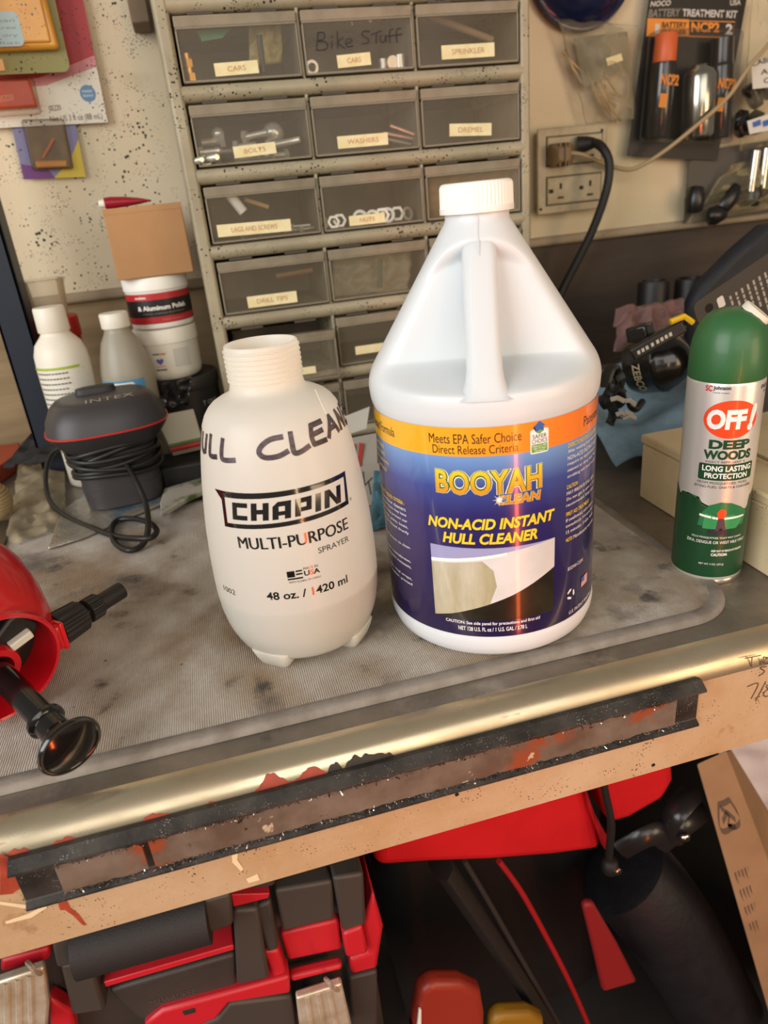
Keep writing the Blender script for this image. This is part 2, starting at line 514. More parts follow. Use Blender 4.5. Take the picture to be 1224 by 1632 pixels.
flake(-.185, -.150, 56, 91, 7, m_prd, 'red_paint_flake')

# ================================================================== black rail with worn magnet strip on the apron
rl = thing('magnetic_tool_rail', 'black channel rail with a flaking brown magnet strip along the bench apron', 'tool rail', (-.117, yf-.007, -.06))
m_rail = mat('black_rail', '#2a2724', .5, metal=.3, col2='#4a4641', scale=30, speck=[('#8f877c', 700, .30)], bump=.0002, bscale=300)
m_mag = mat('brown_magnet', '#75675a', .48, col2='#5a4a3e', scale=26, dirt=[('#8a4428', 18, .58, .66), ('#b9a488', 34, .67, .69), ('#2a211b', 60, .66, .70)], bump=.0003, bscale=60)
rx0, rx1 = -.338, .104
prof = [(yf-.0105, -.0222), (yf-.0106, -.0238), (yf-.0035, -.0272), (yf-.003, -.0280), (yf-.003, -.0515), (yf-.0035, -.0522), (yf-.0070, -.0545), (yf-.0068, -.0562), (yf-.0002, -.0562), (yf-.0002, -.0185), (yf-.004, -.0178)]
extrude_x(prof, rx0, rx1, nx=1, closed=True).build('channel', m_rail, rl, world=True)
def chunk(x0, x1, n):
    g = MB(); up = []; lo = []
    for i in range(n+1):
        x = x0+(x1-x0)*i/n
        up.append((x, -.0290+random.uniform(-.0009, .0006))); lo.append((x, -.0505+random.uniform(-.0004, .0010)))
    for i in range(n):
        a, b, c, d = lo[i], lo[i+1], up[i+1], up[i]
        g.add([(a[0], yf-.0058, a[1]), (b[0], yf-.0058, b[1]), (c[0], yf-.0058, c[1]), (d[0], yf-.0058, d[1]),
               (a[0], yf-.003, a[1]), (b[0], yf-.003, b[1]), (c[0], yf-.003, c[1]), (d[0], yf-.003, d[1])],
              [(0,1,2,3), (3,2,6,7), (1,0,4,5)] + ([(0,3,7,4)] if i == 0 else []) + ([(2,1,5,6)] if i == n-1 else []))
    return g
chunk(rx0+.022, -.268, 14).build('magnet_strip', m_mag, rl, world=True)
chunk(-.264, rx1-.019, 70).build('magnet_strip', m_mag, rl, world=True)
g = MB()
for k in range(900):                            # swarf and filings clinging to the edges of the magnet
    x = random.uniform(rx0+.02, -.02) if random.random() < .8 else random.uniform(-.02, rx1-.02)
    e = random.random() < .65
    z = (-.0505 if e else -.0285)+random.uniform(-.0018, .0012); s_ = random.uniform(.0003, .0010)
    c = Vector((x, yf-.0062-random.uniform(0, .0012), z)); a = Euler((random.uniform(0, 6), random.uniform(0, 6), 0)).to_matrix()
    L_ = s_*random.choice((1, 1, 1, 4))
    g.add([c+a @ Vector(p) for p in ((-s_*.5,0,-L_*.5),(s_*.5,0,-L_*.5),(0,s_*.6,L_*.5),(0,-s_*.5,L_*.2))], [(0,1,2),(0,3,1),(1,3,2),(0,2,3)], random.choice((0, 1)))
tag(g.build('metal_filings', [mat('filings_dark', '#2d2925', .5, metal=.6), mat('filings_bright', '#cfc6b8', .3, metal=.9)], rl, world=True), kind='stuff')

# ================================================================== mat
mt = thing('workbench_mat', 'stained grey-brown fabric mat with a hemmed rounded edge on the workbench', 'mat', (-.2, .1, BT))
m_mat = mat('stained_fabric', '#c4bbb0', .95, col2='#a99a88', scale=26, detail=8, bump=.0005, bscale=900, sheen=.2,
            dirt=[('#8f7658', 7, .45, .62), ('#5a4c42', 12, .55, .70), ('#3f352e', 27, .60, .70), ('#2c2622', 90, .71, .75)])
# woven ribs in the mat
nt = m_mat.node_tree
wv = nt.nodes.new('ShaderNodeTexWave'); wv.inputs['Scale'].default_value = 210; wv.inputs['Distortion'].default_value = 2.5; wv.inputs['Detail'].default_value = 2
tc_ = nt.nodes.new('ShaderNodeTexCoord'); nt.links.new(tc_.outputs['Object'], wv.inputs['Vector'])
bp_ = nt.nodes.new('ShaderNodeBump'); bp_.inputs['Distance'].default_value = .0006; bp_.inputs['Strength'].default_value = .8
nt.links.new(wv.outputs['Fac'], bp_.inputs['Height'])
old = [l for l in nt.links if l.to_socket.name == 'Normal' and l.to_node.type == 'BSDF_PRINCIPLED'][0]
nt.links.new(old.from_socket, bp_.inputs['Normal'])
nt.links.new(bp_.outputs[0], nt.nodes['Principled BSDF'].inputs['Normal'])
MX0, MX1, MY0, MY1 = -.62, .176, -.080, .335
MB().prism(rrect(MX0+.008, MX1-.008, MY0+.008, MY1-.008, .040, 8), BT+.0003, 0).build('pad', m_mat, mt, world=True)
g = MB(); ring = []
for e, z in ((0, BT+.0003), (0, -.0035), (.0012, -.0006), (.003, .0006), (.010, .0007), (.0118, -.0002)):
    ring.append([(x, y, z) for x, y in rrect(MX0+e, MX1-e, MY0+e, MY1-e, .048-e, 10)])
n = len(ring[0])
g.add([p for r in ring for p in r], [(j*n+k, j*n+(k+1) % n, (j+1)*n+(k+1) % n, (j+1)*n+k) for j in range(len(ring)-1) for k in range(n)])
g.build('hem', mat('hem_tape', '#8f867c', .8, col2='#776d63', scale=40, bump=.0003, bscale=500), mt, smooth=60, world=True)
# ================================================================== gallon jug
m_hdpe = mat('white_hdpe', '#d6dadc', .36, sss=.2, coat=.05)
m_cap = mat('white_cap', '#f4f1ea', .45, sss=.15)
jug = thing('gallon_jug', 'white gallon jug of hull cleaner with an orange and purple label', 'jug', (0, 0, 0), RD(-20))
JP = [(.050, .004), (.060, .001), (.066, .0), (.0705, .0015), (.0742, .005), (.0764, .011), (.0770, .016), (.0767, .0185), (.0760, .0200), (.0760, .1700), (.0768, .1720), (.0776, .176), (.0780, .182)]
NECK_Z, NECK_R = .2855, .0200
def cone_r(z):
    if z < .196: t = (z-.182)/.014; return .0780-.0040*t*t
    t = (z-.196)/(NECK_Z-.004-.196); return .0740+(NECK_R-.0740)*min(t, 1)
def sstep(a, b, x):
    t = max(0, min(1, (x-a)/(b-a))); return t*t*(3-2*t)
rows = [(r, z) for r, z in JP]
zz = [.182+.0009*k for k in range(1, 25)]
while zz[-1] < NECK_Z-.0005: zz.append(zz[-1]+.0018)
n = 160; vs = []; fs = []
for r, z in rows:
    vs += [(r*sin(2*pi*k/n), -r*cos(2*pi*k/n), z) for k in range(n)]
for z in zz:
    r = cone_r(z); yp = -.032+(z-.196)*.22
    for k in range(n):
        a = 2*pi*k/n; x, y = r*sin(a), -r*cos(a)
        # grip pockets pressed into the front of the cone on both sides of the handle
        top_lim = .268-.014*(abs(x)/.03)**2*.6
        mk = sstep(.188, .2015, z)*(1-sstep(top_lim-.009, top_lim+.004, z))
        kk = .0045
        ym = yp + kk*math.log(1+math.exp(max(-40, min(40, (y-yp)/kk)))) if y < .02 else y
        vs.append((x, y+(ym-y)*mk, z))
for z, r in ((.292, .0195), (.300, .0195)):
    vs += [(r*sin(2*pi*k/n), -r*cos(2*pi*k/n), z) for k in range(n)]
nr = len(vs)//n
fs = [(j*n+k, j*n+(k+1) % n, (j+1)*n+(k+1) % n, (j+1)*n+k) for j in range(nr-1) for k in range(n)]
fs += [tuple(reversed(range(n))), tuple(range((nr-1)*n, nr*n))]
MB().add(vs, fs).build('body', m_hdpe, jug, smooth=70)
pth = []; rad = []
for z, push, w in ((.186, .010, .0175), (.1895, .0115, .0142), (.194, .0122, .0118), (.200, .0125, .0108), (.212, .0125, .0105), (.225, .0122, .0105), (.240, .0120, .0106), (.253, .0115, .0107), (.262, .0115, .0107), (.270, .0125, .0100), (.276, .0140, .0085)):
    pth.append((0, -(cone_r(z)-push), z)); rad.append(w)
g = MB(); prev = None
vs = []; fs = []; k_ = 24
for (x, y, z), w in zip(pth, rad):
    for k in range(k_):
        a = 2*pi*k/k_; c, s_ = cos(a), sin(a)
        sq = (abs(c)**4+abs(s_)**4)**-.25
        vs.append((w*c*sq, y+.0115*s_*sq, z))
fs = [(j*k_+k, j*k_+(k+1) % k_, (j+1)*k_+(k+1) % k_, (j+1)*k_+k) for j in range(len(pth)-1) for k in range(k_)]
fs += [tuple(reversed(range(k_))), tuple(range((len(pth)-1)*k_, len(pth)*k_))]
g.add(vs, fs).build('handle', m_hdpe, jug, smooth=60)
MB().tube([(0, -cone_r(z)-.0001, z) for z in (.2625, .270, .278, .2845)], .0003, 6).build('mould_seam', m_hdpe, jug)
def ribbed(prof, ribs, n=None):
    n = ribs*4; vs = []; fs = []
    for r, z, d in prof:
        for k in range(n):
            a = 2*pi*k/n; rr = r-(d if k % 4 in (2, 3) else 0); vs.append((rr*sin(a), -rr*cos(a), z))
    fs = [(j*n+k, j*n+(k+1) % n, (j+1)*n+(k+1) % n, (j+1)*n+k) for j in range(len(prof)-1) for k in range(n)]
    fs += [tuple(reversed(range(n))), tuple(range((len(prof)-1)*n, len(prof)*n))]
    return MB().add(vs, fs)
ribbed([(.0205, .2855, 0), (.0230, .2855, 0), (.0231, .2885, 0), (.0228, .2890, .0006), (.0226, .2998, .0006), (.0223, .3012, .0002), (.0214, .3024, 0), (.0195, .3029, 0), (.0188, .3024, 0)], 56).build('screw_cap', m_cap, jug, smooth=30)
Rj = .0763
cy = on_cyl(Rj)
def grid_geo(u0, u1, v0, v1, nu, nv):
    vs = [(u0+(u1-u0)*i/nu, v0+(v1-v0)*j/nv) for j in range(nv+1) for i in range(nu+1)]
    return vs, [(j*(nu+1)+i, j*(nu+1)+i+1, (j+1)*(nu+1)+i+1, (j+1)*(nu+1)+i) for j in range(nv) for i in range(nu)]
m_lab = ramp_mat('jug_label_print', 2, [(.020, '#22183f'), (.08, '#2a1f55'), (.112, '#2f2968'), (.130, '#3d4a90'), (.1515, '#739ad0')], rough=.22, coat=.6)
m_band = ramp_mat('jug_band_ramp', 0, [(-.076, '#f2b521'), (-.02, '#f5a51f'), (.03, '#f2861f'), (.076, '#ee7a1c')], rough=.22, coat=.6)  # band colour runs from yellow at the left to orange at the right
lab = decal('label', grid_geo(-.150, .150, .0203, .1697, 120, 2), cy, 0, m_lab, jug)
ink_k = mat('print_black', '#1b1a1c', .3, coat=.4); ink_w = mat('print_white', '#f1efe9', .3, coat=.4)
ink_y = mat('print_yellow', '#f6cf2c', .3, coat=.4); ink_o = mat('print_orange', '#f39a1e', .3, coat=.4)
ink_g = mat('print_green', '#3c6b33', .3, coat=.4); ink_b = mat('print_blue', '#3a5fa8', .3, coat=.4); ink_r = mat('print_red', '#c8302a', .3, coat=.4)
def J(name, geo, off, m): return decal(name, geo, cy, off, m, lab, maxlen=.006)
MM = .001
def mm(*a): return [x*MM for x in a]
def TB(s, x0, x1, y0, y1, **k): return T(s, x0*MM, x1*MM, y0*MM, y1*MM, **k)
def PB(*pts): return poly(*[(x*MM, y*MM) for x, y in pts])
decal('orange_band', grid_geo(-.150, .150, .1512, .1697, 100, 1), cy, .00010, m_band, lab)
for gq in (TB('Meets EPA Safer Choice', -36.7, 20.5, 159.4, 165.6), TB('Direct Release Criteria', -34.6, 18.4, 152.8, 158.4),
           TB('Patented Formula', -108, -66.5, 157.5, 164.0), TB('Patented', 70.5, 98, 156.5, 163)):
    J('band_lettering', gq, .0002, ink_k)
# certification mark
J('mark_card', (lambda p: ([(x*MM, y*MM) for x, y in p], [tuple(range(len(p)))]))(rrect(26, 38.4, 149.2, 164.6, 1.4, 4)), .00018, ink_w)
J('mark_house', PB((29.5, 163), (35, 163), (35, 166.3), (36.4, 166.3), (32.2, 169.6), (28, 166.3), (29.5, 166.3)), .00024, ink_b)
J('mark_green', join(PB((26.8, 150), (37.6, 150), (37.6, 155.2), (26.8, 155.2)), PB((29.8, 162.4), (32.4, 161.6), (34.9, 163.2), (32.2, 164.2))), .00024, mat('print_leaf_green', '#6fa23b', .3, coat=.4))
J('mark_lettering', join(TB('SAFER', 27.4, 37, 158.8, 161.4), TB('CHOICE', 27, 37.5, 155.8, 158.4)), .0003, ink_k)
J('mark_small_print', join(TB('Meets U.S. EPA', 27.4, 37, 153.4, 154.8), TB('Safer Product', 28, 36.6, 151.9, 153.2), TB('Standards', 29, 35.8, 150.4, 151.6)), .0003, ink_w)
# brand lettering with its outlines
def arch(geo, c, k): return [(x, y+k*(x*x)/(c*c)) for x, y in geo[0]], geo[1]
for nm, b_, off, m in (('lettering_halo', .085, .00014, mat('print_cream', '#f4edc0', .3, coat=.4)), ('lettering_outline', .055, .00022, ink_g), ('lettering', .018, .0003, ramp_mat('print_amber_ramp', 2, [(.119, '#f08a1a'), (.130, '#f29a1e'), (.142, '#f7d030')], .25, .5))):
    gb = text_geo('BOOYAH', bold=b_, spacing=1.02); gc = text_geo('CLEAN', bold=b_*1.05, shear=.12, spacing=1.05)
    ex = b_*16
    J('brand_'+nm, arch(fit(gb, (-33.5-ex*.5)*MM, (33.5+ex*.5)*MM, (126-ex*.5)*MM, (141.6+ex*.5)*MM), .034, .0006), off, m)
    J('brand_'+nm, fit(gc, (4.4-ex*.25)*MM, (33-ex*.0+ex*.25)*MM, (118.6-ex*.3)*MM, (124.6+ex*.3)*MM), off+.00004, m)
st = []
for k in range(8):
    a = pi*k/8; l = 4.6 if k % 2 == 0 else 2.6
    st.append(PB((6+l*cos(a), 122+l*sin(a)), (6+.35*cos(a+1.57), 122+.35*sin(a+1.57)), (6-l*cos(a), 122-l*sin(a)), (6+.35*cos(a-1.57), 122+.35*sin(a-1.57))))
J('sparkle', join(*st), .0004, ink_w)
J('product_lettering', join(TB('NON-ACID INSTANT', -41.7, 43.4, 101.6, 109.4, bold=.035, shear=.22), TB('HULL CLEANER', -31.6, 30.6, 91.2, 99.0, bold=.035, shear=.22)), .0003, ink_y)
# picture of the hull, half dirty and half clean
J('picture', PB((-41.2, 33.2), (43, 33.2), (43.8, 88.4), (-41.2, 88.4)), .00012, mat('print_picture_dark', '#2f2a1e', .3, coat=.4, col2='#1c1812', scale=30))
low = [(-41.2, 33.4), (-28, 37), (-14, 42), (0, 47.2), (14, 52.6), (28, 59.2), (43.6, 67)]
hi_ = [(43.8, 88.4), (28, 86.8), (10, 84.6), (-8, 82.2), (-24, 80), (-41.2, 78)]
J('picture_hull', PB(*(low+hi_)), .00018, mat('print_hull', '#c9c6c2', .3, coat=.4, col2='#d8d5d4', scale=20))
J('picture_sky', PB(*(list(reversed(hi_))+[(-41.2, 88.4)])), .00018, mat('print_haze', '#9d9cc4', .3, coat=.4))
J('picture_stain', PB((-41.2, 33.4), (-28, 37), (-14, 42), (-2, 46.4), (3, 60), (1, 72), (-6, 79), (-24, 76.8), (-41.2, 74.8)), .00022, mat('print_stain', '#a9a07f', .3, coat=.4, col2='#c3bca6', scale=70, stretch=(1, 1, .25)))
J('picture_gunwale', PB((-41.2, 78), (-24, 80), (-8, 82.2), (10, 84.6), (10, 82.6), (-8, 79.9), (-24, 77.6), (-41.2, 75.8)), .00026, ink_w)
J('caution_lettering', join(TB('CAUTION: See side panel for precautions and first aid', -33, 32.2, 29.2, 32.4, bold=.012), TB('NET 128 U.S. FL oz / 1 U.S. GAL / 3.78 L', -24, 23, 24.8, 28.0, bold=.012)), .0003, ink_w)
# side panels
rc_y = [('DIRECTIONS FOR CLEANING:', 54, 92, 148.6), ('CAUTION:', 53.6, 65, 120.6), ('FIRST AID TREATMENT:', 53.4, 82, 101.5), ('NOTE:', 53.6, 60, 82.6)]
rc_w = [('After washing boat with soap', 54, 94, 144.4), ('NON-ACID INSTANT HULL', 54, 94, 140.2), ('require an application to', 54, 93, 136), ('stained or dirty hull. No', 54, 92, 131.8), ('scrubbing with brush needed', 54, 93, 127.6),
        ('MAY IRRITATE EYES, SKIN', 53.6, 90, 116), ('Do not get in eyes or on', 53.6, 91, 111.8), ('recommended. Keep away', 53.4, 90, 107.6), ('If swallowed, call a doctor', 53.4, 91, 97), ('immediately. If in eyes flush', 53.4, 91, 92.6), ('15 minutes. If skin, wash', 53.6, 91, 88.2),
        ('Manufacturer warrants', 61, 93, 82.6), ('BOOYAH CLEAN', 56, 74, 60), ('U.S. PATENT PENDING', 58, 92, 24.5)]
lc_y = [('PONTOONS', -104, -83, 147), ('WATER LINES', -104, -82, 141.5), ('STAINS (BROWN)', -106, -77.5, 136), ('COATINGS', -104, -82, 130.5), ('SAFER CHOICE DIRECT RELEASE CRITERIA -', -118, -62, 112)]
lc_w = [('use of outdoor cleaners', -104, -61.4, 107.6), ('release. This means they have', -108, -61, 103.2), ('tested to help protect our', -104, -60.6, 98.8), ('waterways, yachts, boats,', -104, -60.4, 94.4), ('and can be released directly', -106, -60.2, 90), ('safe and proven to clean', -104, -60, 79), ('aquatic invertebrates,', -100, -60.4, 68), ('mussels, and other crustaceans,', -108, -60.6, 63.6), ('fiberglass, vinyl wraps,', -104, -60.8, 54), ('metal, rubber, printed', -104, -61, 49.6)]
for s, a, b, z in rc_y+lc_y: J('side_heading', TB(s, a, b, z-1.4, z+1.4, bold=.01), .0003, ink_y)
for s, a, b, z in rc_w+lc_w: J('side_text_line', TB(s, a, b, z-1.35, z+1.35), .0003, ink_w)
tri = []
for k in range(3):
    a = 2*pi*k/3+pi/6; c, s_ = cos(a), sin(a)
    for q_ in ([(-2.2, 2.2), (1.2, 2.2), (2.6, 3.2), (1.2, 4.2), (-2.2, 3.6)],):
        tri.append(PB(*[(59.6+x*c-y*s_, 39.2+x*s_+y*c) for x, y in q_]))
J('recycling_mark', join(*tri), .0003, ink_w)
J('flag_stripes', join(*[PB((72.5, 38+i*1.2), (82.5, 38+i*1.2), (82.5, 38.62+i*1.2), (72.5, 38.62+i*1.2)) for i in range(7)]), .0003, ink_r)
J('flag_stripes', join(*[PB((72.5, 38.62+i*1.2), (82.5, 38.62+i*1.2), (82.5, 39.2+i*1.2), (72.5, 39.2+i*1.2)) for i in range(6)]), .0003, ink_w)
J('flag_canton', PB((72.5, 42.2), (77, 42.2), (77, 46), (72.5, 46)), .0004, ink_b)

# ================================================================== sprayer bottle
m_milk = milky('translucent_bottle', '#fbf8f0', .60, .3)
bt = thing('sprayer_bottle', 'open translucent white sprayer bottle with black lettering, half empty', 'bottle', (-.1445, .015, 0), RD(-2))
BP = [(.0085, .044), (.010, .0475), (.0125, .0495), (.016, .0512), (.020, .0530), (.025, .0549), (.030, .0563), (.040, .0581), (.050, .0590), (.060, .0592), (.070, .0591), (.080, .0588), (.090, .0583), (.100, .0578), (.110, .0569), (.120, .0558), (.130, .0546), (.140, .0533), (.150, .0517), (.160, .0499), (.168, .0480), (.174, .0462), (.179, .0440), (.183, .0412), (.186, .0380), (.1885, .0335), (.190, .0295), (.1915, .0266), (.1935, .0248), (.197, .0240)]
def bot_r(z): return interp(BP, z)
pr = [(.030, .0088)]+[(r, z) for z, r in BP]
for k in range(7):                              # screw thread
    z0 = .1985+k*.0031
    pr += [(.0237, z0), (.0238, z0+.0008), (.0247, z0+.0013), (.0247, z0+.0021), (.0238, z0+.0026)]
pr += [(.0236, .2215), (.0232, .2222), (.0222, .2222), (.0218, .2212), (.0216, .196), (.0222, .192)]
MB().lathe(pr, 96, cap1=False).build('body', m_milk, bt, smooth=45)
liq = [(.02, .0100)]+[(r-.0018, z) for z, r in BP if .0095 < z < .053]+[(bot_r(.055)-.0018, .055), (.001, .055)]
MB().lathe(liq, 64).build('liquid', mat('cleaner_liquid', '#79806f', .15), bt, smooth=40)
for a in (13, 103, 193, 283):
    M_ = Matrix.Rotation(RD(a-50), 4, 'Z') @ Matrix.Translation((0, -.0395, 0))
    g = MB(M_); rws = []
    for w, d0, d1, z in ((.0075, -.004, .004, 0), (.0095, -.0062, .0058, .0006), (.0115, -.0085, .007, .004), (.0135, -.0105, .008, .0095), (.015, -.012, .008, .015)):
        rws.append([(x, y, z) for x, y in rrect(-w, w, d0, d1, .0038, 4)])
    n = len(rws[0])
    g.add([p for r in rws for p in r], [(j*n+k, j*n+(k+1) % n, (j+1)*n+(k+1) % n, (j+1)*n+k) for j in range(4) for k in range(n)]+[tuple(reversed(range(n))), tuple(range(4*n, 5*n))])
    g.build('foot', m_milk, bt, smooth=50)
sb = on_lathe(bot_r)
foil = mat('gloss_black_print', '#171513', .16, coat=.8)
def Bd(name, geo, m=foil, off=.0002): return decal(name, geo, sb, off, m, bt, maxlen=.006)
def shr(geo, k, y0): return [(x+(y-y0)*k, y) for x, y in geo[0]], geo[1]
fr = join(PB((-52, 139.6), (44.5, 139.4), (42.0, 136.4), (-44, 135.6), (-46.4, 133.4)), PB((-46.4, 134.8), (-43.4, 135.6), (-44.6, 118.6), (-47.6, 115.6)),
          PB((-47.6, 115.6), (-44.6, 118.6), (40.2, 120.8), (42.9, 117.8)), PB((42.9, 117.8), (40.2, 120.8), (42.0, 136.4), (44.5, 139.4)))
Bd('logo_frame', fr)
def L_(x, w, bars):  # block letters, cell 0..1 by 0..1
    return [PB(*[(x+a*w, 121.6+b*11.4) for a, b in q_]) for q_ in bars]
rc = lambda a, b, c, d: [(a, c), (b, c), (b, d), (a, d)]
lt = []
lt += L_(-38.5, 11, [rc(0, .32, 0, 1), rc(.32, 1, 0, .27), rc(.32, 1, .73, 1)])
lt += L_(-25.0, 11.6, [rc(0, .33, 0, 1), rc(.67, 1, 0, 1), rc(.33, .67, .37, .63)])
lt += L_(-11.0, 11.6, [rc(0, .33, 0, .75), rc(.67, 1, 0, 1), rc(.33, .67, .22, .45), [(0, .75), (.33, .73), (.67, .73), (.67, 1), (.28, 1)]])
lt += L_(3.2, 10.8, [rc(0, .34, 0, 1), rc(.34, 1, .73, 1), rc(.34, 1, .24, .48), rc(.68, 1, .48, .73)])
lt += L_(16.6, 4.0, [rc(0, 1, 0, 1)])
lt += L_(23.2, 13.6, [rc(0, .29, 0, 1), rc(.71, 1, 0, 1), [(.29, 1), (.29, .62), (.71, 0), (.71, .38)]])
Bd('logo_lettering', shr(join(*lt), .16, .1273))
mp = T('MULTI-PURPOSE', -.0385, .0386, .1023, .1103)
Bd('name_lettering', join(*[([(x+dx, y) for x, y in mp[0]], mp[1]) for dx in (0, .00025, .0005)]))
Bd('name_lettering', TB('SPRAYER', 13.6, 37.8, 93.8, 97.8))
Bd('name_lettering', TB('®', 44.5, 46.8, 119, 121.2))
fl = [PB((-8.8, 81.2), (-3.8, 81.2), (-3.8, 85.6), (-8.8, 85.6))]
fl += [PB((-3.0, z), (1.2, z), (1.2, z+1.1), (-3.0, z+1.1)) for z in (84.5, 82.3)]+[PB((-8.8, z), (1.2, z), (1.2, z+1.1), (-8.8, z+1.1)) for z in (79.4,)]
Bd('origin_mark', join(*fl, TB('MADE IN', 2.2, 11.8, 85.0, 86.8), TB('USA', 2.2, 12.8, 80.6, 84.3, bold=.03), TB('WITH GLOBAL MATERIALS', -8.4, 13, 77.0, 78.4)))
Bd('volume_lettering', TB('48 oz. / 1420 ml', -24.7, 32, 65.6, 71.6, bold=.02))
Bd('number_lettering', TB('1002', -63, -50, 65.2, 69.2))
# marker handwriting
mk_ = mat('black_marker', '#2b2225', .35, col2='#5a4a4e', scale=160, stretch=(1, 1, 2.5))
hw = [[(-84,173),(-83,160)], [(-73,173),(-73,160)], [(-83,166),(-73,167)],
      [(-67,172),(-66.5,164),(-63,160.6),(-60,162.5)], [(-59,172),(-60,161)],
      [(-53,173),(-53.5,163),(-52,160.2),(-46,160.6)], [(-40,172),(-41,162.5),(-39,159.6),(-30.5,160.0)],
      [(2.5,172.0),(-5,171.5),(-11,168.5),(-13.5,164.5),(-10,161.2),(-2,161),(4.5,163)],
      [(8.5,173.5),(8.2,167),(8.6,161.4),(13,161.2),(19,163.2)],
      [(24,174.5),(22.4,168),(23,163.2)], [(24,174.5),(33.5,175)], [(22.8,169),(32,170)], [(23,163.2),(33,163.4)],
      [(36,164),(39.6,170),(42.8,176)], [(42.8,176),(45.5,170),(48,164.6)], [(38.4,168.5),(46.5,169)],
      [(52,164.6),(52.6,170),(53,176.5)], [(53,176.5),(56.5,170),(59.5,164.8)], [(59.5,164.8),(60,170),(60.6,176)],
      [(66,176),(65,170),(65,164.5),(72,165)], [(65,170.5),(71,171)], [(66,176),(72,176.4)]]
hw = [[(x*MM*.96, y*MM) for x, y, _ in smooth_path([(a, b, 0) for a, b in P], 5)] for P in hw]
decal('marker_handwriting', ribbon(hw, .0033), on_lathe(bot_r, 0, .0486), .0003, mk_, bt)
MB().tube([( .0285, -.0245, .1925-.0), (.0300, -.0315, .1865), (.0325, -.0350, .178)], .00025, 6).build('mould_seam', m_milk, bt)

# ================================================================== aerosol can
can = thing('aerosol_can', 'silver and green aerosol can of insect repellent with a green cap', 'aerosol can', (.184, -.014, BT), RD(-27))
can.location.z = BT
zc = -BT
m_silver = mat('silver_print', '#d8d3cb', .30, metal=.45)
m_tin = mat('tin_rim', '#b5aea4', .25, metal=.9)
Rc = .0265
MB().lathe([(.0225, .0015), (.0235, 0), (.0255, 0), (.0260, .0012), (.0260, .0035), (.0252, .0052)], 64).build('base_rim', m_tin, can, smooth=45)
MB().lathe([(.0250, .0045), (.0262, .0056), (.0265, .0075), (.0265, .161), (.0262, .1625), (.0240, .166)], 64).build('body', m_silver, can, smooth=45)
m_gcap = mat('green_cap', '#2f6136', .42, coat=.1)
cp = [(.0262, .1630), (.0266, .1640), (.0266, .175), (.0263, .183), (.0250, .191), (.0225, .1985), (.0188, .2045), (.0142, .2085), (.0090, .2105), (.004, .2112), (.0005, .2113)]
MB().lathe(cp, 64).build('cap', m_gcap, can, smooth=60)
Mi = Matrix.Translation((.0150, -.0045, .2082)) @ Matrix.Rotation(RD(-12), 4, 'Z') @ Matrix.Rotation(RD(40), 4, 'Y') @ Matrix.Scale(.70, 4, (0, 1, 0))
MB(Mi).lathe([(.0108, -.004), (.0108, .0004), (.0102, .0009), (.0090, .0007), (.001, .0005)], 40).build('spray_button', mat('cream_button', '#d8d2c0', .5), can, smooth=45)
cs = on_cyl(Rc)
def K(name, geo, off, m, ml=.004): return decal(name, geo, cs, off, m, can, maxlen=ml)
kg = mat('can_dark_green', '#1f4a2c', .3, metal=.2); kg2 = mat('can_mid_green', '#2f7a4a', .3, metal=.2); kg3 = mat('can_bright_green', '#3f9a5a', .3, metal=.2)
kor = mat('can_orange', '#e8491f', .3, coat=.3); kblk = mat('can_black', '#20251f', .35); kw = mat('can_white', '#f0eee8', .35)
def kz(*p): return [(x, y+5) for x, y in p]
bot = [(-83, 7.8), (83, 7.8), (83, 80), (60, 72)]
trees = []
random.seed(3)
for i in range(9):
    x = -34+i*2.6; trees.append((x, 68+random.uniform(2, 12)*(1 if x < -18 else .7))); trees.append((x+1.3, 60))
right = []
for i in range(7):
    x = 24+i*3; right.append((x, 66+i*1.2)); right.append((x+1.5, 74+i*1.4))
sky = [(-13, 58), (-8, 69), (0, 72), (8, 71), (16, 66), (22, 64)]
outl = [(-83, 7.8), (-83, 80), (-40, 78)]+trees+sky+right+[(83, 80), (83, 7.8)]
K('forest_print', PB(*reversed(outl)), .0001, kg)
K('hills_print', PB((-15, 52), (20, 52), (23, 62), (16, 67.5), (8, 71.5), (0, 72.5), (-8, 69.5), (-13, 62)), .00016, kg2)
K('meadow_print', PB((-11, 50), (14, 50), (19, 57), (10, 62), (0, 60), (-10, 63)), .0002, kg3)
K('trail_print', PB((-14, 60.2), (0, 58), (20, 58.6), (20, 60), (0, 59.8), (-14, 62)), .00024, kw)
K('rock_print', PB((-8, 46), (8, 45), (7, 49.5), (-6, 50)), .00024, mat('can_rock', '#2c2a33', .4))
K('hiker_trousers', join(PB((-1.8, 48.5), (-.2, 48.5), (1.6, 56), (4.2, 49), (5.6, 49.4), (3.4, 60), (-.6, 60))), .0003, mat('can_plum', '#4a3a44', .4))
K('hiker_jacket', join(PB((-.8, 59), (3.6, 59), (4.8, 64), (3.4, 66.8), (.2, 66.6), (-1.8, 63.6))), .00034, kor)
K('hiker_hat', PB((-.4, 66.6), (3.4, 66.8), (4.2, 68), (2.6, 69.4), (.4, 69.4), (-1.2, 67.8)), .00036, kg2)
K('brand_oval', (lambda p: ([(x*MM, y*MM) for x, y in p], [tuple(range(len(p)))]))(ell(1.2, 137, 19.2, 14.2, 40)), .0002, kor, .003)
K('brand_lettering', join(TB('OFF', -15.6, 11.6, 129.5, 144.5, bold=.05, shear=.05), TB('!', 12.6, 19.5, 128, 147.5, bold=.06, shear=.25)), .0003, kw)
K('name_lettering', join(TB('DEEP', -12.4, 16.6, 114.6, 121.6, bold=.05), TB('WOODS', -15.6, 18.8, 106.4, 113.6, bold=.05)), .0002, kg)
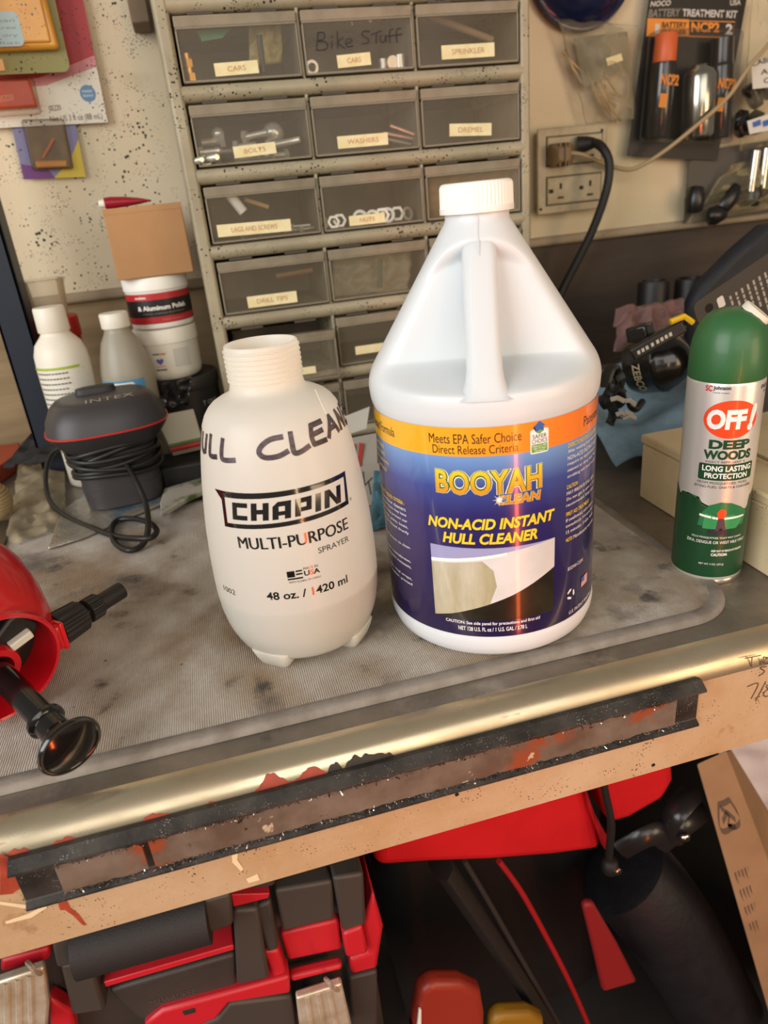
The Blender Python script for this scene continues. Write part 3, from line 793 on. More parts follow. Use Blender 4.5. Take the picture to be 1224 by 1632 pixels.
K('panel', (lambda p: ([(x*MM, y*MM) for x, y in p], [tuple(range(len(p)))]))(rrect(-18, 22.6, 90, 103, 1.4, 4)), .0002, kg)
K('panel_lettering', join(TB('LONG LASTING', -15.4, 20.6, 97.2, 101.6, bold=.03), TB('PROTECTION', -13.4, 17.6, 91.6, 95.8, bold=.03)), .0003, kw)
K('small_print', join(TB('INSECT REPELLENT V', -13.5, 14.5, 103.8, 105.4), TB('FROM MOSQUITOES, TICKS,', -18, 19, 86.6, 88.8), TB('BITING FLIES, GNATS & CHIGGERS', -20, 23, 83.4, 85.6), TB('Johnson', -13.2, -1.8, 161-.6+.5-3, 161.6-3+3, bold=.03), TB('A family company', -13.2, -2.4, 155.8, 157.2), TB('even', 22, 30.5, 156.6, 159.6), TB('techn', 26, 33, 153.6, 155.6)), .0002, kblk)
K('maker_mark', TB('SC', -18.6, -13.8, 157.2, 161.6, bold=.03), .0002, ink_r)
K('green_small_print', join(TB('KILLS MOSQUITOES THAT MAY CARRY', -18, 20, 41.5, 43.3), TB('ZIKA, DENGUE OR WEST NILE VIRUS', -22, 24, 37, 39.8), TB('KEEP OUT OF REACH OF CHILDREN', -3, 22, 30.4, 32.2, bold=.02), TB('CAUTION:', -3, 9, 26.8, 29.2, bold=.03), TB('NET WT. 9 OZ. (255 g)', -11, 7, 18.4, 20.4)), .0003, kw)

# ================================================================== red sprayer head lying on the mat
D = Vector((.049, -.069, -.018)).normalized()
hp = Vector((-.345, -.024, .0475))
ph = thing('sprayer_pump', 'red sprayer pump head lying on the mat with black plunger and nozzle', 'sprayer pump', (hp.x, hp.y, 0))
m_red = mat('red_plastic', '#c3101d', .24, coat=.3, bump=.0002, bscale=35)
m_blk = mat('black_gloss_plastic', '#141211', .16, coat=.5)
m_blk2 = mat('black_matte_plastic', '#201e1c', .42)
Q = D.to_track_quat('Z', 'Y').to_matrix().to_4x4()
A = Matrix.Translation(hp) @ Q
bodyp = [(.002, -.1160), (.030, -.1140), (.046, -.1075), (.0555, -.0970), (.0600, -.083), (.0600, -.070), (.0565, -.048), (.0495, -.022), (.0430, -.007), (.0412, -.004), (.0412, -.001), (.0412, .0015), (.0398, .0030), (.0384, .0020), (.0376, -.004), (.036, -.030), (.001, -.032)]
MB(A).lathe(bodyp, 72).build('housing', m_red, ph, smooth=40, world=True)
B = A
# black trigger bracket inside the mouth, white clip, inner red collar
MB(B).lathe([(.0358, -.0295), (.0362, -.026), (.0362, -.0235), (.0005, -.0230)], 40).build('inner_plate', m_blk2, ph, smooth=40, world=True)
MB(B @ Matrix.Rotation(RD(40), 4, 'Z')).prism([(x, y) for x, y in rrect(-.0365, .0365, -.0115, .0115, .006, 4)], -.026, -.005).build('inner_bracket', m_blk2, ph, bevel=.002, world=True)
MB(B).lathe([(.0155, -.028), (.0155, -.001), (.0148, .001), (.0105, .001), (.0100, -.001), (.0100, -.024)], 40, cap1=False).build('plunger_collar', m_red, ph, smooth=40, world=True)
MB(B @ Matrix.Translation((.019, .012, -.004)) @ Matrix.Rotation(RD(15), 4, 'Z')).box(-.0075, .0075, -.003, .003, -.008, .004).build('white_clip', mat('ivory_clip', '#d9d3c4', .5), ph, bevel=.001, world=True)
PL = .083
MB(B).lathe([(.0082, -.03), (.0082, PL-.026), (.0098, PL-.0255), (.0112, PL-.024), (.0112, PL-.0215), (.0098, PL-.020), (.0088, PL-.0195), (.0088, PL-.002)], 40).build('plunger', m_blk, ph, smooth=40, world=True)
kn = [(.0085, PL-.010), (.0115, PL-.004), (.0165, PL+.0005), (.0186, PL+.0025), (.0190, PL+.0042), (.0182, PL+.0056), (.0168, PL+.0056), (.0160, PL+.0050), (.0120, PL+.0068), (.0060, PL+.0078), (.0005, PL+.0080)]
MB(B).lathe(kn, 56).build('pump_knob', m_blk, ph, smooth=50, world=True)
# outlet arm and nozzle
n0 = Vector((-.330, .000, .046)); n1 = Vector((-.277, .054, .046)); nd = (n1-n0).normalized(); NL = (n1-n0).length
Qn = Matrix.Translation(n0) @ nd.to_track_quat('Z', 'Y').to_matrix().to_4x4()
MB(Qn).box(-.0115, .0115, -.0095, .0095, .013, .020).build('outlet_arm', m_red, ph, bevel=.002, world=True)
for s_ in (-1, 1): MB(Qn).box(-.0125, .0125, -.0105, .0105, .0165, .0200).build('outlet_flange', m_red, ph, bevel=.001, world=True) if s_ > 0 else None
def knurl(prof, ribs, M_):
    g = ribbed(prof, ribs); g.v = [tuple(M_ @ Vector(p)) for p in g.v]; return g
knurl([(.0085, .0195, 0), (.0125, .0205, .0004), (.0128, .0225, .0014), (.0118, .0405, .0014), (.0105, .042, .0003), (.0060, .0422, 0)], 14, Qn).build('nozzle_nut', m_blk2, ph, smooth=25, world=True)
MB(Qn).lathe([(.0055, .040), (.0055, .047)], 24).build('nozzle_neck', m_blk, ph, smooth=40, world=True)
knurl([(.0060, .0455, 0), (.0092, .0463, .0003), (.0094, .0480, .0010), (.0092, .0560, .0010), (.0080, .0572, 0), (.0050, .0574, 0)], 16, Qn).build('nozzle_ring', m_blk2, ph, smooth=25, world=True)
MB(Qn).lathe([(.0066, .0560), (.0066, .0780), (.0058, .0784), (.0040, .0784), (.0038, .0740)], 32).build('nozzle_tip', m_blk2, ph, smooth=40, world=True)
# ================================================================== small parts cabinet with clear drawers
CF = .46
CABD = .17
SPK = [('#1f1c1a', 190, .36), ('#2b2724', 380, .34)]
m_cab = mat('speckled_grey_steel', '#a2987f', .5, metal=.1, col2='#91876f', scale=14, speck=SPK)
m_cabin = mat('cabinet_inside', '#4a4136', .7)
m_tray = mat('smoky_drawer', '#8a7f6a', .5, col2='#776d5a', scale=25)
m_lip2 = mat('frosted_drawer_lip', '#8f8470', .45, col2='#7d725f', scale=30, speck=('#2a2522', 200, .18))
m_rim = clear('frosted_rim', '#a79b86', .45, .3, .3)
m_pane = clear('clear_drawer_front', '#a2947c', .12, .14, .35)
m_card = mat('cream_card', '#e6d9ae', .7, col2='#dccb98', scale=60)
m_ink = mat('faded_brown_ink', '#b98a66', .7)
cx0, cx3 = -.170, .252
ZR = [.4265-.0815*k for k in range(6)]           # floor of each row of drawers
ZR.append(.4265+.0815)                            # one more row above the frame
BAR = .017
cab = thing('parts_cabinet', 'speckled grey metal parts cabinet with rows of clear plastic drawers', 'cabinet', ((cx0+cx3)/2, CF+CABD/2, BT))
top_z = ZR[0]+.0815*2
def cb(name, *a, m=m_cab, bv=.001): return MB().box(*a).build(name, m, cab, bevel=bv, world=True)
cb('side_panel', cx0, cx0+.016, CF-.004, CF+CABD, BT, top_z, bv=.004)
cb('side_panel', cx3-.012, cx3, CF-.004, CF+CABD, BT, top_z, bv=.003)
cb('back_panel', cx0+.01, cx3-.01, CF+CABD-.003, CF+CABD, BT, top_z, m=m_cabin)
cb('top_panel', cx0, cx3, CF-.004, CF+CABD, top_z, top_z+.004)
colx = [cx0+.016, YP(479, 70, CF).x, YP(660, 60, CF).x, cx3-.012]
for x in colx[1:3]: cb('divider', x-.0018, x+.0018, CF+.001, CF+CABD-.004, BT, top_z)
for k in range(-2, 6):
    z = ZR[0]-.0815*k
    prof = [(CF+.003, z), (CF-.002, z-.0015), (CF-.0045, z-.006), (CF-.004, z-.011), (CF-.0005, z-.0155), (CF+.004, z-BAR), (CF+CABD-.004, z-BAR), (CF+CABD-.004, z)]
    if k == -2: continue
    extrude_x(prof, cx0+.014, cx3-.010, closed=True).build('shelf_bar', m_cab, cab, smooth=35, world=True)
    for x in colx[:3]:
        for dx in (.018, .085):
            MB().box(x+dx, x+dx+.027, CF-.002, CF+.002, z-BAR-.0018, z-BAR+.0006).build('stop_tab', m_cabin, cab, world=True)
labels = {(0, 0): ('CARS', 341, 97, 413, 120), (0, 1): ('CARS', 537, 84, 592, 107), (0, 2): ('SPRINKLER', 703, 68, 790, 94),
          (1, 0): ('BOLTS', 371, 228, 441, 250), (1, 1): ('WASHERS', 537, 212, 620, 236), (1, 2): ('DREMEL', 716, 194, 785, 219),
          (2, 0): ('LAGS AND SCREWS', 344, 351, 466, 376), (2, 1): ('NUTS', 556, 339, 615, 360), (3, 0): ('DRILL TIPS', 393, 465, 475, 490),
          (4, 0): ('', 470, 580, 502, 597), (4, 1): ('', 566, 546, 615, 566)}
DH = .0815-BAR-.003
proto = {}
FY = CF-.003
def drawer(r, c):
    x0, x1 = colx[c]+.0025, colx[c+1]-.0025; w = x1-x0; z = ZR[r]+.0012
    if c not in proto:
        g = MB()
        g.box(0, w, 0, .150, 0, .0015); g.box(0, .0015, 0, .150, 0, DH-.014); g.box(w-.0015, w, 0, .150, 0, DH-.014); g.box(0, w, .1485, .150, 0, DH-.01)
        d = g.build('drawer', m_tray)
        d.location = (0, 0, 0); me = d.data
        for v in me.vertices: v.co += Vector((w/2, .075, 0))-Vector((0, 0, 0))
        p = MB().box(.001, w-.001, 0, .0016, .0005, DH-.010).build('front_pane', m_pane, d, bevel=.003, seg=3)
        rm = MB(); e_ = .0022; h_ = DH-.0105
        for a4 in ((0, w, .0002, .0002+e_), (0, w, h_-e_, h_), (0, e_, .0002, h_), (w-e_, w, .0002, h_)): rm.box(a4[0]+.0003, a4[1]-.0003, -.0012, .0020, a4[2], a4[3])
        rm.build('pane_rim', m_rim, d, bevel=.0006)
        l = MB().add([(0, -.001, DH-.011), (w, -.001, DH-.011), (w, -.003, DH-.001), (0, -.003, DH-.001), (0, .010, DH-.011), (w, .010, DH-.011), (w, .010, DH-.001), (0, .010, DH-.001)],
                     [(0,3,2,1)[::-1], (4,5,6,7)[::-1], (0,1,5,4)[::-1], (1,2,6,5)[::-1], (2,3,7,6)[::-1], (3,0,4,7)[::-1]]).build('top_lip', m_lip2, d, bevel=.001)
        proto[c] = d
    else:
        s_ = proto[c]; d = s_.copy(); COL.objects.link(d)
        for ch in s_.children:
            if ch.name.split('.')[0] in ('front_pane', 'top_lip', 'pane_rim'):
                q_ = ch.copy(); COL.objects.link(q_); q_.parent = d
    d.parent = cab
    loc = Vector((x0, FY, z))-cab.location
    if (r, c) == (4, 0): loc += Vector((.0, -.006, -.011)); d.rotation_euler = (0, 0, RD(-3))
    d.location = loc
    if (r, c) in labels:
        s, a, b, a2, b2 = labels[(r, c)]
        dl = (0, -.006, -.011) if (r, c) == (4, 0) else (0, 0, 0)
        p0 = YP(a, (b+b2)/2+2, FY-.002); p1 = YP(a2, (b+b2)/2-2, FY-.002); h = (b2-b)*.00062*.86
        xm = (p0.x+p1.x)/2-x0-dl[0]; zm = (p0.z+p1.z)/2-z-dl[2]; lw = (p1.x-p0.x)/2*.97
        tilt = RD({(0, 0): -1, (0, 1): -2, (1, 0): -2, (1, 2): 3, (2, 0): 1}.get((r, c), 0))
        M_ = Matrix.Translation((xm, -.0002, zm)) @ Matrix.Rotation(tilt, 4, 'Y')
        MB(M_).box(-lw, lw, -.0007, 0, -h/2, h/2).build('name_card', m_card, d)
        if s:
            f = min(.62, .085*len(s)+.08)
            geo = T(s, -lw*f, lw*f, -h*.20, h*.20)
            decal('card_lettering', geo, lambda u, v, o, M_=M_: M_ @ Vector((u, -.0008-o, v)), .0002, m_ink, d)
    return d
DR = {(r, c): drawer(r, c) for r in range(7) for c in range(3)}
# marker writing on the second drawer of the top visible row
hwb = [[(505,80),(507,52)],[(507,52),(516,52),(517,61),(508,65)],[(508,65),(521,68),(520,78),(505,80)],[(529,65),(529,77)],[(529,57),(530,59)],
       [(538,50),(538,77)],[(547,60),(539,68),(550,77)],[(553,69),(561,66),(558,61),(552,65),(553,74),(563,73)],
       [(589,50),(581,49),(577,55),(586,61),(588,67),(577,70)],[(592,55),(608,49)],[(600,53),(600,69)],[(607,56),(607,66),(613,66),(615,55),(616,67)],
       [(627,46),(621,50),(622,68)],[(617,58),(628,56)],[(639,45),(632,48),(633,68)],[(629,56),(641,54)]]
dd = DR[(0, 1)]
o_ = wm(dd).translation
ps = [[(q.x-o_.x, q.z-o_.z) for q in smooth_path([YP(a, b, FY-.001) for a, b in P], 4)] for P in hwb]
decal('marker_writing', ribbon(ps, .0011), lambda u, v, o: Vector((u, -.0003-o, v)), .0003, mat('faded_marker', '#120e0e', .5), dd)

# ---- hardware lying in the drawers, seen through the fronts
m_zinc = mat('zinc', '#cfcabd', .28, metal=.6); m_brass = mat('brass', '#c79a4a', .3, metal=.95); m_steel = mat('dark_steel', '#6d675f', .35, metal=.95)
m_white = mat('white_nylon', '#e9e5da', .5)
def fl(r): return ZR[r]+.0012+.0016
def hexn(r, n=6): return [(r*cos(2*pi*k/n), r*sin(2*pi*k/n)) for k in range(n)]
def put(name, g, m, label, cat, group=None, smooth=35):
    return tag(g.build(name, m, smooth=smooth), label, cat, group)
def orient(p, rx=0, ry=0, rz=0): return Matrix.Translation(p) @ Euler((RD(rx), RD(ry), RD(rz))).to_matrix().to_4x4()
random.seed(11)
def bolt(p, L, r, rx, ry, rz, m=m_zinc):
    M_ = orient(p, rx, ry, rz); g = MB(M_)
    g.prism(hexn(r*1.9), 0, r*1.4)
    pr_ = []; z = r*1.4
    while z < L: pr_ += [(r, z), (r*.86, z+r*.22)]; z += r*.44
    g.lathe(pr_+[(r*.7, L)], 12); return g
bx = YP(360, 235, CF).x
spots = [(300, 0), (325, .001), (352, 0), (380, .0), (412, 0), (440, .0), (462, 0), (318, .009), (345, .010), (378, .012), (405, .011), (432, .010), (365, .020), (395, .021)]
for i, (px, dz) in enumerate(spots):
    x = YP(px, 250, CF).x; rr = random.uniform(.0028, .0042)
    g = bolt(Vector((x, CF+.012+random.uniform(0, .02), fl(1)+.0052+dz)), random.uniform(.026, .042), rr, 90+random.uniform(-4, 4), 0, random.choice((70, 110, 95, 60, 20, -70, -100)))
    put('bolt', g, m_zinc, 'loose zinc bolt lying in the heap inside the bolts drawer', 'bolt', 'bolts in the bolts drawer', 30)
for i, (px, rr, dz) in enumerate(((438, .0125, .028), (347, .0075, .032))):
    x = YP(px, 200, CF).x
    g = MB(orient(Vector((x, CF+.024, fl(1)+dz)), 75, 0, 0)); g.lathe([(rr*.3, -rr*.9), (rr*.9, -rr*.7), (rr, 0), (rr*.87, rr*.5), (rr*.5, rr*.87), (.0003, rr)], 24)
    put('cap_nut', g, m_zinc, ('large' if i == 0 else 'small')+' rounded chrome cap nut in the bolts drawer', 'nut', smooth=60)
for i, (px, py) in enumerate(((575, 330), (583, 336), (516, 345), (530, 330), (596, 322), (640, 337), (620, 335), (545, 350), (655, 352), (612, 350))):
    x = YP(px, py, CF).x; rr = random.uniform(.0075, .0100)
    g = MB(orient(Vector((x, CF+.008+.006*(i % 3), fl(2)+rr)), 80, 0, random.uniform(-25, 25)))
    ro = hexn(rr) if i % 2 else ell(0, 0, rr, rr, 20)
    n = len(ro); k2 = .62
    vs = [(a, b, z) for z in (0, .004) for a, b in ro]+[(a*k2, b*k2, z) for z in (0, .004) for a, b in ro]
    fs = []
    for k in range(n):
        j = (k+1) % n; fs += [(k, j, n+j, n+k), (2*n+j, 2*n+k, 3*n+k, 3*n+j), (n+k, n+j, 3*n+j, 3*n+k), (j, k, 2*n+k, 2*n+j)]
    g.add(vs, fs)
    put('nut', g, m_zinc, 'loose zinc nut standing inside the nuts drawer', 'nut', 'nuts in the nuts drawer', 30)
def rod(name, p0, p1, r, m, label, cat, n=10):
    return put(name, MB().tube([p0, p1], r, n), m, label, cat)
def CPt(px, py, dy=.012): return YP(px, py, CF+dy)
# lags drawer
rod('wall_anchor', CPt(364, 308), CPt(388, 338), .0058, m_white, 'white nylon anchor leaning inside the lags and screws drawer', 'anchor')
rod('wooden_dowel', CPt(390, 318, .02), CPt(428, 330, .02), .0026, mat('pale_wood', '#b08a58', .6), 'thin wooden dowel inside the lags and screws drawer', 'dowel')
for i, px in enumerate((385, 400, 415, 440, 455, 470, 482)):
    x = YP(px, 372, CF).x
    put('screw', bolt(Vector((x, CF+.010+.004*(i % 3), fl(2)+.004+.004*(i % 2))), .024, .0018, 90, 0, random.uniform(50, 130)), m_zinc, 'loose screw at the bottom of the lags and screws drawer', 'screw', 'screws in the lags drawer', 30)
# top left drawer
for i, (px, py) in enumerate(((298, 96), (303, 118))):
    p = CPt(px, py, .008); p.z = fl(0)+.008+.013*(1-i)
    g = MB(orient(p, 0, 0, 20)); g.prism(hexn(.0065), -.0065, .001); g.lathe([(.0045, .001), (.0045, .0065)], 14)
    put('brass_fitting', g, m_brass, ('upper' if i == 0 else 'lower')+' brass hose fitting in the left corner of the top left drawer', 'fitting', smooth=30)
rod('black_pen', CPt(413, 56, .004), CPt(420, 116, .004), .0032, mat('pen_black', '#121111', .4), 'black pen standing behind the front of the top left drawer', 'pen')
def crumple(name, m, label, cat, o, x, y, amp, nu=18, nv=18, seed=1, group=None, bulge=0, thick=.0004, freq=2.6):
    random.seed(seed); o, x, y = Vector(o), Vector(x), Vector(y); nrm = x.cross(y).normalized()
    k_ = [(random.uniform(2, 9), random.uniform(2, 9), random.uniform(0, 6)) for _ in range(6)]
    gr = []; Lx, Ly = x.length, y.length; q0 = seed*3.7
    for j in range(nv+1):
        row = []
        for i in range(nu+1):
            u, v = i/nu, j/nv
            p_ = Vector((u*Lx, v*Ly, 0))*(freq/max(.02, min(Lx, Ly)))+Vector((q0, q0*.6, q0*.3))
            h = (.5-abs(NZ.noise(p_)))*1.6+NZ.noise(p_*2.3)*.5-.5
            row.append(o+x*(u+.02*NZ.noise(Vector((q0, v*5, 1))))+y*(v+.02*NZ.noise(Vector((u*5, q0, 2))))+nrm*(amp*h+bulge*sin(pi*u)*sin(pi*v)))
        gr.append(row)
    g = MB().sheet(gr)
    return tag(g.build(name, m, smooth=50, solid=thick), label, cat, group)
crumple('yellow_packet', mat('yellowed_film', '#a8985a', .4, col2='#7d6b3c', scale=60), 'crinkled yellow plastic packet in the top left drawer', 'packet', CPt(398, 106, .02), CPt(450, 100, .02)-CPt(398, 106, .02), CPt(396, 22, .022)-CPt(398, 106, .02), .006, seed=4)
g = MB(); a = [CPt(322, 66, .018), CPt(355, 60, .016), CPt(385, 25, .018), CPt(385, 0, .02), CPt(300, 0, .02), CPt(303, 28, .018)]
g.add([p for p in a]+[p+Vector((0, .006, 0)) for p in a], [(5,4,3,2,1,0)[::-1], (6,7,8,9,10,11)[::-1]]+[(k, (k+1) % 6, 6+(k+1) % 6, 6+k)[::-1] for k in range(6)])
put('green_packet', g, mat('green_packet_print', '#2f7a4c', .35, col2='#3c8a58', scale=60), 'green plastic packet tucked behind the top left drawer front', 'packet', smooth=None)
# other drawers of the top rows
for i, (a, b) in enumerate((((552, 14), (562, 40)), ((600, 12), (588, 34)), ((613, 10), (604, 30)))):
    p, q_ = CPt(*a, .012), CPt(*b, .012)
    put('plastic_strip', MB().tube([p, q_], .0026, 4, sx=.4), m_white, ['left', 'middle', 'right'][i]+' white plastic strip at the top of the drawer with black handwriting', 'strip')
for i, (px, rr) in enumerate(((497, .0075), (614, .006), (628, .0072), (642, .0075))):
    x = YP(px, 95, CF).x
    g = MB(orient(Vector((x, CF+.012, fl(0)+rr)), 90 if i in (0, 2) else 0, 0, 8)); g.lathe([(rr*.6, -.006 if i else -.002), (rr, -.006 if i else -.002), (rr, .005), (rr*.6, .005)] if i in (0, 2) else [(rr*.7, -rr), (rr*.75, -rr), (rr*.75, rr), (rr*.6, rr)], 18, cap0=i > 0, cap1=i > 0)
    put('metal_bushing', g, m_zinc, ['thin metal ring at the left', 'short bright metal tube', 'round grey bushing', 'ribbed bright bushing at the right'][i]+' of the drawer with black handwriting', 'bushing', smooth=30)
rod('riser_tube', CPt(676, 22, .03), CPt(785, 64, .02), .004, mat('tan_plastic', '#8a7458', .5), 'brown plastic tube lying diagonally in the sprinkler drawer', 'tube')
for i, (a, b) in enumerate((((622, 200), (660, 214)), ((612, 212), (664, 222)), ((618, 222), (655, 230)))):
    rod('metal_rod', CPt(*a, .01+.006*i), CPt(*b, .01+.006*i), .0018, m_zinc, ['upper', 'middle', 'lower'][i]+' bright metal rod at the right end of the washers drawer', 'rod')
crumple('amber_sheet', mat('amber_sheet', '#8f7440', .5, col2='#6f5a30', scale=50), 'amber coloured sheet standing in the drawer above the jug cap', 'sheet', CPt(684, 352, .02), CPt(820, 345, .02)-CPt(684, 352, .02), CPt(682, 275, .025)-CPt(684, 352, .02), .004, seed=6)
crumple('parts_bag', clear('cloudy_film', '#c9bd9a', .22, .25, .5), 'crumpled cloudy plastic bag in the drawer left of the jug handle', 'bag', CPt(526, 474, .014), CPt(650, 462, .014)-CPt(526, 474, .014), CPt(532, 402, .022)-CPt(526, 474, .014), .004, seed=8, nu=26, nv=22)
rod('green_stick', CPt(606, 412, .008), CPt(606, 458, .008), .0028, mat('dull_green', '#46573c', .5), 'dull green stick inside the cloudy plastic bag in the drawer', 'stick')
rod('drill_bit', CPt(440, 440, .016), CPt(498, 430, .016), .003, mat('rusty_bit', '#7a5436', .5), 'rusty drill bit lying in the drill tips drawer', 'drill bit')
# ================================================================== left side of the bench
SPD = [('#1d1a18', 170, .40), ('#1d1a18', 330, .32)]
def slab(poly_px, y, depth, name, m, parent=None, bevel=.001, seg=2, **k):
    """plate with the given outline standing in the plane Y = y, its front at y, going back by depth"""
    P = [YP(a, b, y) for a, b in poly_px]; n = len(P)
    ar = sum(P[i].x*P[(i+1) % n].z-P[(i+1) % n].x*P[i].z for i in range(n))
    if ar < 0: P = P[::-1]
    g = MB(); B_ = [p+Vector((0, depth, 0)) for p in P]
    g.add(P+B_, [tuple(range(n)), tuple(reversed(range(n, 2*n)))]+[((i+1) % n, i, n+i, n+(i+1) % n) for i in range(n)])
    return g.build(name, m, parent, bevel=bevel, seg=seg, world=parent is not None, **k)
def flatpack(name, label, cat, BL, BR, TL, y, group=None, lean=0):
    o, px_, py_ = YP(*BL, y), YP(*BR, y), YP(*TL, y-lean)
    return pack(name, label, cat, (o, px_, py_), 0, None, group)

# dark upright of a shelf
up = thing('shelf_upright', 'dark navy metal shelf upright standing at the left by the wall', 'shelf post', (-.404, .55, BT))
MB().box(-.424, -.420, .530, .57, BT, 1.1).build('flange', mat('navy_steel', '#232933', .45, metal=.3), up, bevel=.0008, world=True)
MB().box(-.424, -.388, .530, .534, BT, 1.1).build('face', mat('navy_steel', '#232933', .45, metal=.3), up, bevel=.0008, world=True)
MB().box(-.392, -.388, .530, .57, BT, 1.1).build('flange', mat('navy_steel', '#232933', .45, metal=.3), up, bevel=.0008, world=True)

# white lotion bottle
b1 = thing('lotion_bottle', 'white plastic bottle with green stripe and small print behind the air pump', 'bottle', (-.3535, .487, BT), RD(-12))
m_wb = mat('off_white_bottle', '#e3dccb', .4, speck=('#7a6a50', 300, .16))
MB().lathe([(.028, 0), (.031, .003), (.0315, .150), (.0305, .166), (.0265, .178), (.0185, .187), (.0165, .190), (.0165, .193)], 48).build('body', m_wb, b1, smooth=50)
MB().lathe([(.0178, .192), (.0185, .193), (.0178, .219), (.0168, .2205), (.001, .221)], 40).build('cap', m_wb, b1, smooth=40)
c1 = on_cyl(.0318)
decal('green_stripe', grid_geo(-.04, .03, .151, .154, 30, 1), c1, .0002, mat('lime_print', '#a3b83a', .4), b1)
lns = []; random.seed(5)
for k in range(17):
    z = .146-k*.0062; u0, u1 = -.028, .020+random.uniform(-.008, .002)
    lns.append(poly((u0, z), (u1, z), (u1, z+.0016), (u0, z+.0016)))
    lns[-1] = join(*[poly((u0+q_*.004, z), (u0+q_*.004+random.uniform(.0022, .0036), z), (u0+q_*.004+.0030, z+.0017), (u0+q_*.004, z+.0017)) for q_ in range(int((u1-u0)/.004))])
tag(decal('fine_print', join(*lns), c1, .0002, mat('grey_print', '#6c655c', .6), b1), kind='stuff')

# alcohol bottle
b2 = thing('rubbing_alcohol_bottle', 'translucent bottle with white cap and blue label behind the air pump', 'bottle', (-.2835, .490, BT), RD(-8))
m_tl = milky('cloudy_bottle', '#b9b09c', .35)
MB().lathe([(.029, 0), (.0320, .003), (.0325, .125), (.0318, .135), (.028, .152), (.0225, .170), (.0165, .180), (.0150, .184), (.0150, .189)], 40).build('body', m_tl, b2, smooth=50)
MB().lathe([(.0168, .187), (.0172, .188), (.0170, .203), (.0160, .2045), (.001, .205)], 36).build('cap', m_wb, b2, smooth=40)
c2 = on_cyl(.0327)
decal('label', grid_geo(-.030, .027, .03, .127, 24, 1), c2, .0001, mat('label_blue', '#4d8fb5', .45), b2)
decal('label_panel', PB((-20, 118), (17, 118), (12, 124.5), (-15, 124.5)), c2, .0003, mat('label_white', '#ece6da', .5), b2, maxlen=.004)
decal('label_lettering', TB('Isopropyl', -11, 8, 119.6, 123, bold=.03), c2, .0005, mat('label_orange', '#d8703a', .5), b2, maxlen=.004)

# red jar with a clear cup on it
g = MB(Matrix.Translation((-.372, .59, BT))); g.lathe([(.028, 0), (.030, .003), (.030, .17), (.032, .171), (.032, .196), (.030, .198), (.001, .198)], 36)
tag(g.build('red_jar', mat('red_jar_plastic', '#a8211f', .35), smooth=40), 'red lidded jar mostly hidden behind the white lotion bottle', 'jar')
g = MB(Matrix.Translation((-.371, .585, BT+.1985))); g.lathe([(.0005, .0005), (.022, .0005), (.0265, .044), (.0285, .0445), (.0290, .0465), (.0278, .0470), (.0258, .046), (.0212, .0015), (.0005, .0015)], 40, cap0=False, cap1=False)
tag(g.build('clear_cup', clear('clear_cup_plastic', '#cfc0a4', .10, .1, .6), smooth=40), 'empty clear plastic cup standing on the red jar', 'cup')

# stacked tubs
TX, TY = -.2315, .555
tn = thing('dark_tin', 'dark grey round tin at the bottom of the stack of tubs', 'tin', (TX+.006, TY+.004, BT), RD(10))
m_dk = mat('charcoal_tin', '#35302d', .45, col2='#2b2724', scale=20)
MB().lathe([(.048, 0), (.050, .002), (.050, .090), (.0515, .0905), (.0520, .093), (.0520, .106), (.0505, .1078), (.047, .1075), (.046, .106), (.001, .106)], 56).build('body', m_dk, tn, smooth=40)
decal('lettering', TB('T ONE', 18, 42, 68, 74), on_cyl(.0503), .0003, mat('dull_white_print', '#c9c4ba', .5), tn, maxlen=.004)
z1 = BT+.1080
t2 = thing('white_tub', 'white tub with small heart logo, between the dark tin and the polish tub', 'tub', (TX, TY-.003, z1), RD(-4))
MB().lathe([(.034, 0), (.0375, .003), (.0395, .010), (.0400, .046), (.0404, .047), (.0412, .0475), (.0412, .064), (.040, .0655), (.001, .066)], 52).build('body', m_wb, t2, smooth=40)
c3 = on_cyl(.0402)
hrt = [(16*sin(t)**3, 13*cos(t)-5*cos(2*t)-2*cos(3*t)-cos(4*t)) for t in [2*pi*k/28 for k in range(28)]]
decal('heart_logo', PB(*[(-9+x*.30, 26+y*.30) for x, y in hrt]), c3, .0003, mat('print_violet', '#5c62a4', .5), t2, maxlen=.004)
decal('logo_bars', join(PB((-17, 34.5), (-8, 34.5), (-8, 36.5), (-17, 36.5)), PB((-16, 14), (-2, 14), (-2, 16.2), (-16, 16.2))), c3, .0003, mat('print_grey', '#6e6a72', .5), t2, maxlen=.004)
decal('logo_bars', join(PB((-7, 34.5), (0, 34.5), (0, 36.5), (-7, 36.5)), PB((-15, 19), (-3, 19), (-3, 19.9), (-15, 19.9))), c3, .0003, mat('label_orange', '#d8703a', .5), t2, maxlen=.004)
decal('grey_panel', join(PB((10, 17), (31, 17), (31, 40), (10, 40))), c3, .0002, mat('pale_grey_print', '#c2bcb0', .5), t2, maxlen=.004)
z2 = z1+.0662
t3 = thing('polish_tub', 'white tub of aluminum polish with red and black label under cardboard box', 'tub', (TX+.001, TY-.004, z2), RD(4))
MB().lathe([(.036, 0), (.0390, .002), (.0398, .006), (.0398, .047), (.0402, .0475), (.0410, .048), (.0410, .062), (.0400, .0635), (.001, .064)], 52).build('body', mat('bright_tub_white', '#e8e4da', .4), t3, smooth=40)
c4 = on_cyl(.0399)
decal('red_band', grid_geo(-.075, .075, .0075, .0445, 50, 1), c4, .0002, mat('label_red', '#b0252c', .4), t3)
decal('black_band', grid_geo(-.075, .075, .0160, .0365, 50, 1), c4, .0004, mat('label_black', '#171414', .4), t3)
decal('label_lettering', TB('& Aluminum Polish', -30, 34, 24, 30, bold=.03), c4, .0006, mat('label_white', '#ece6da', .5), t3, maxlen=.004)
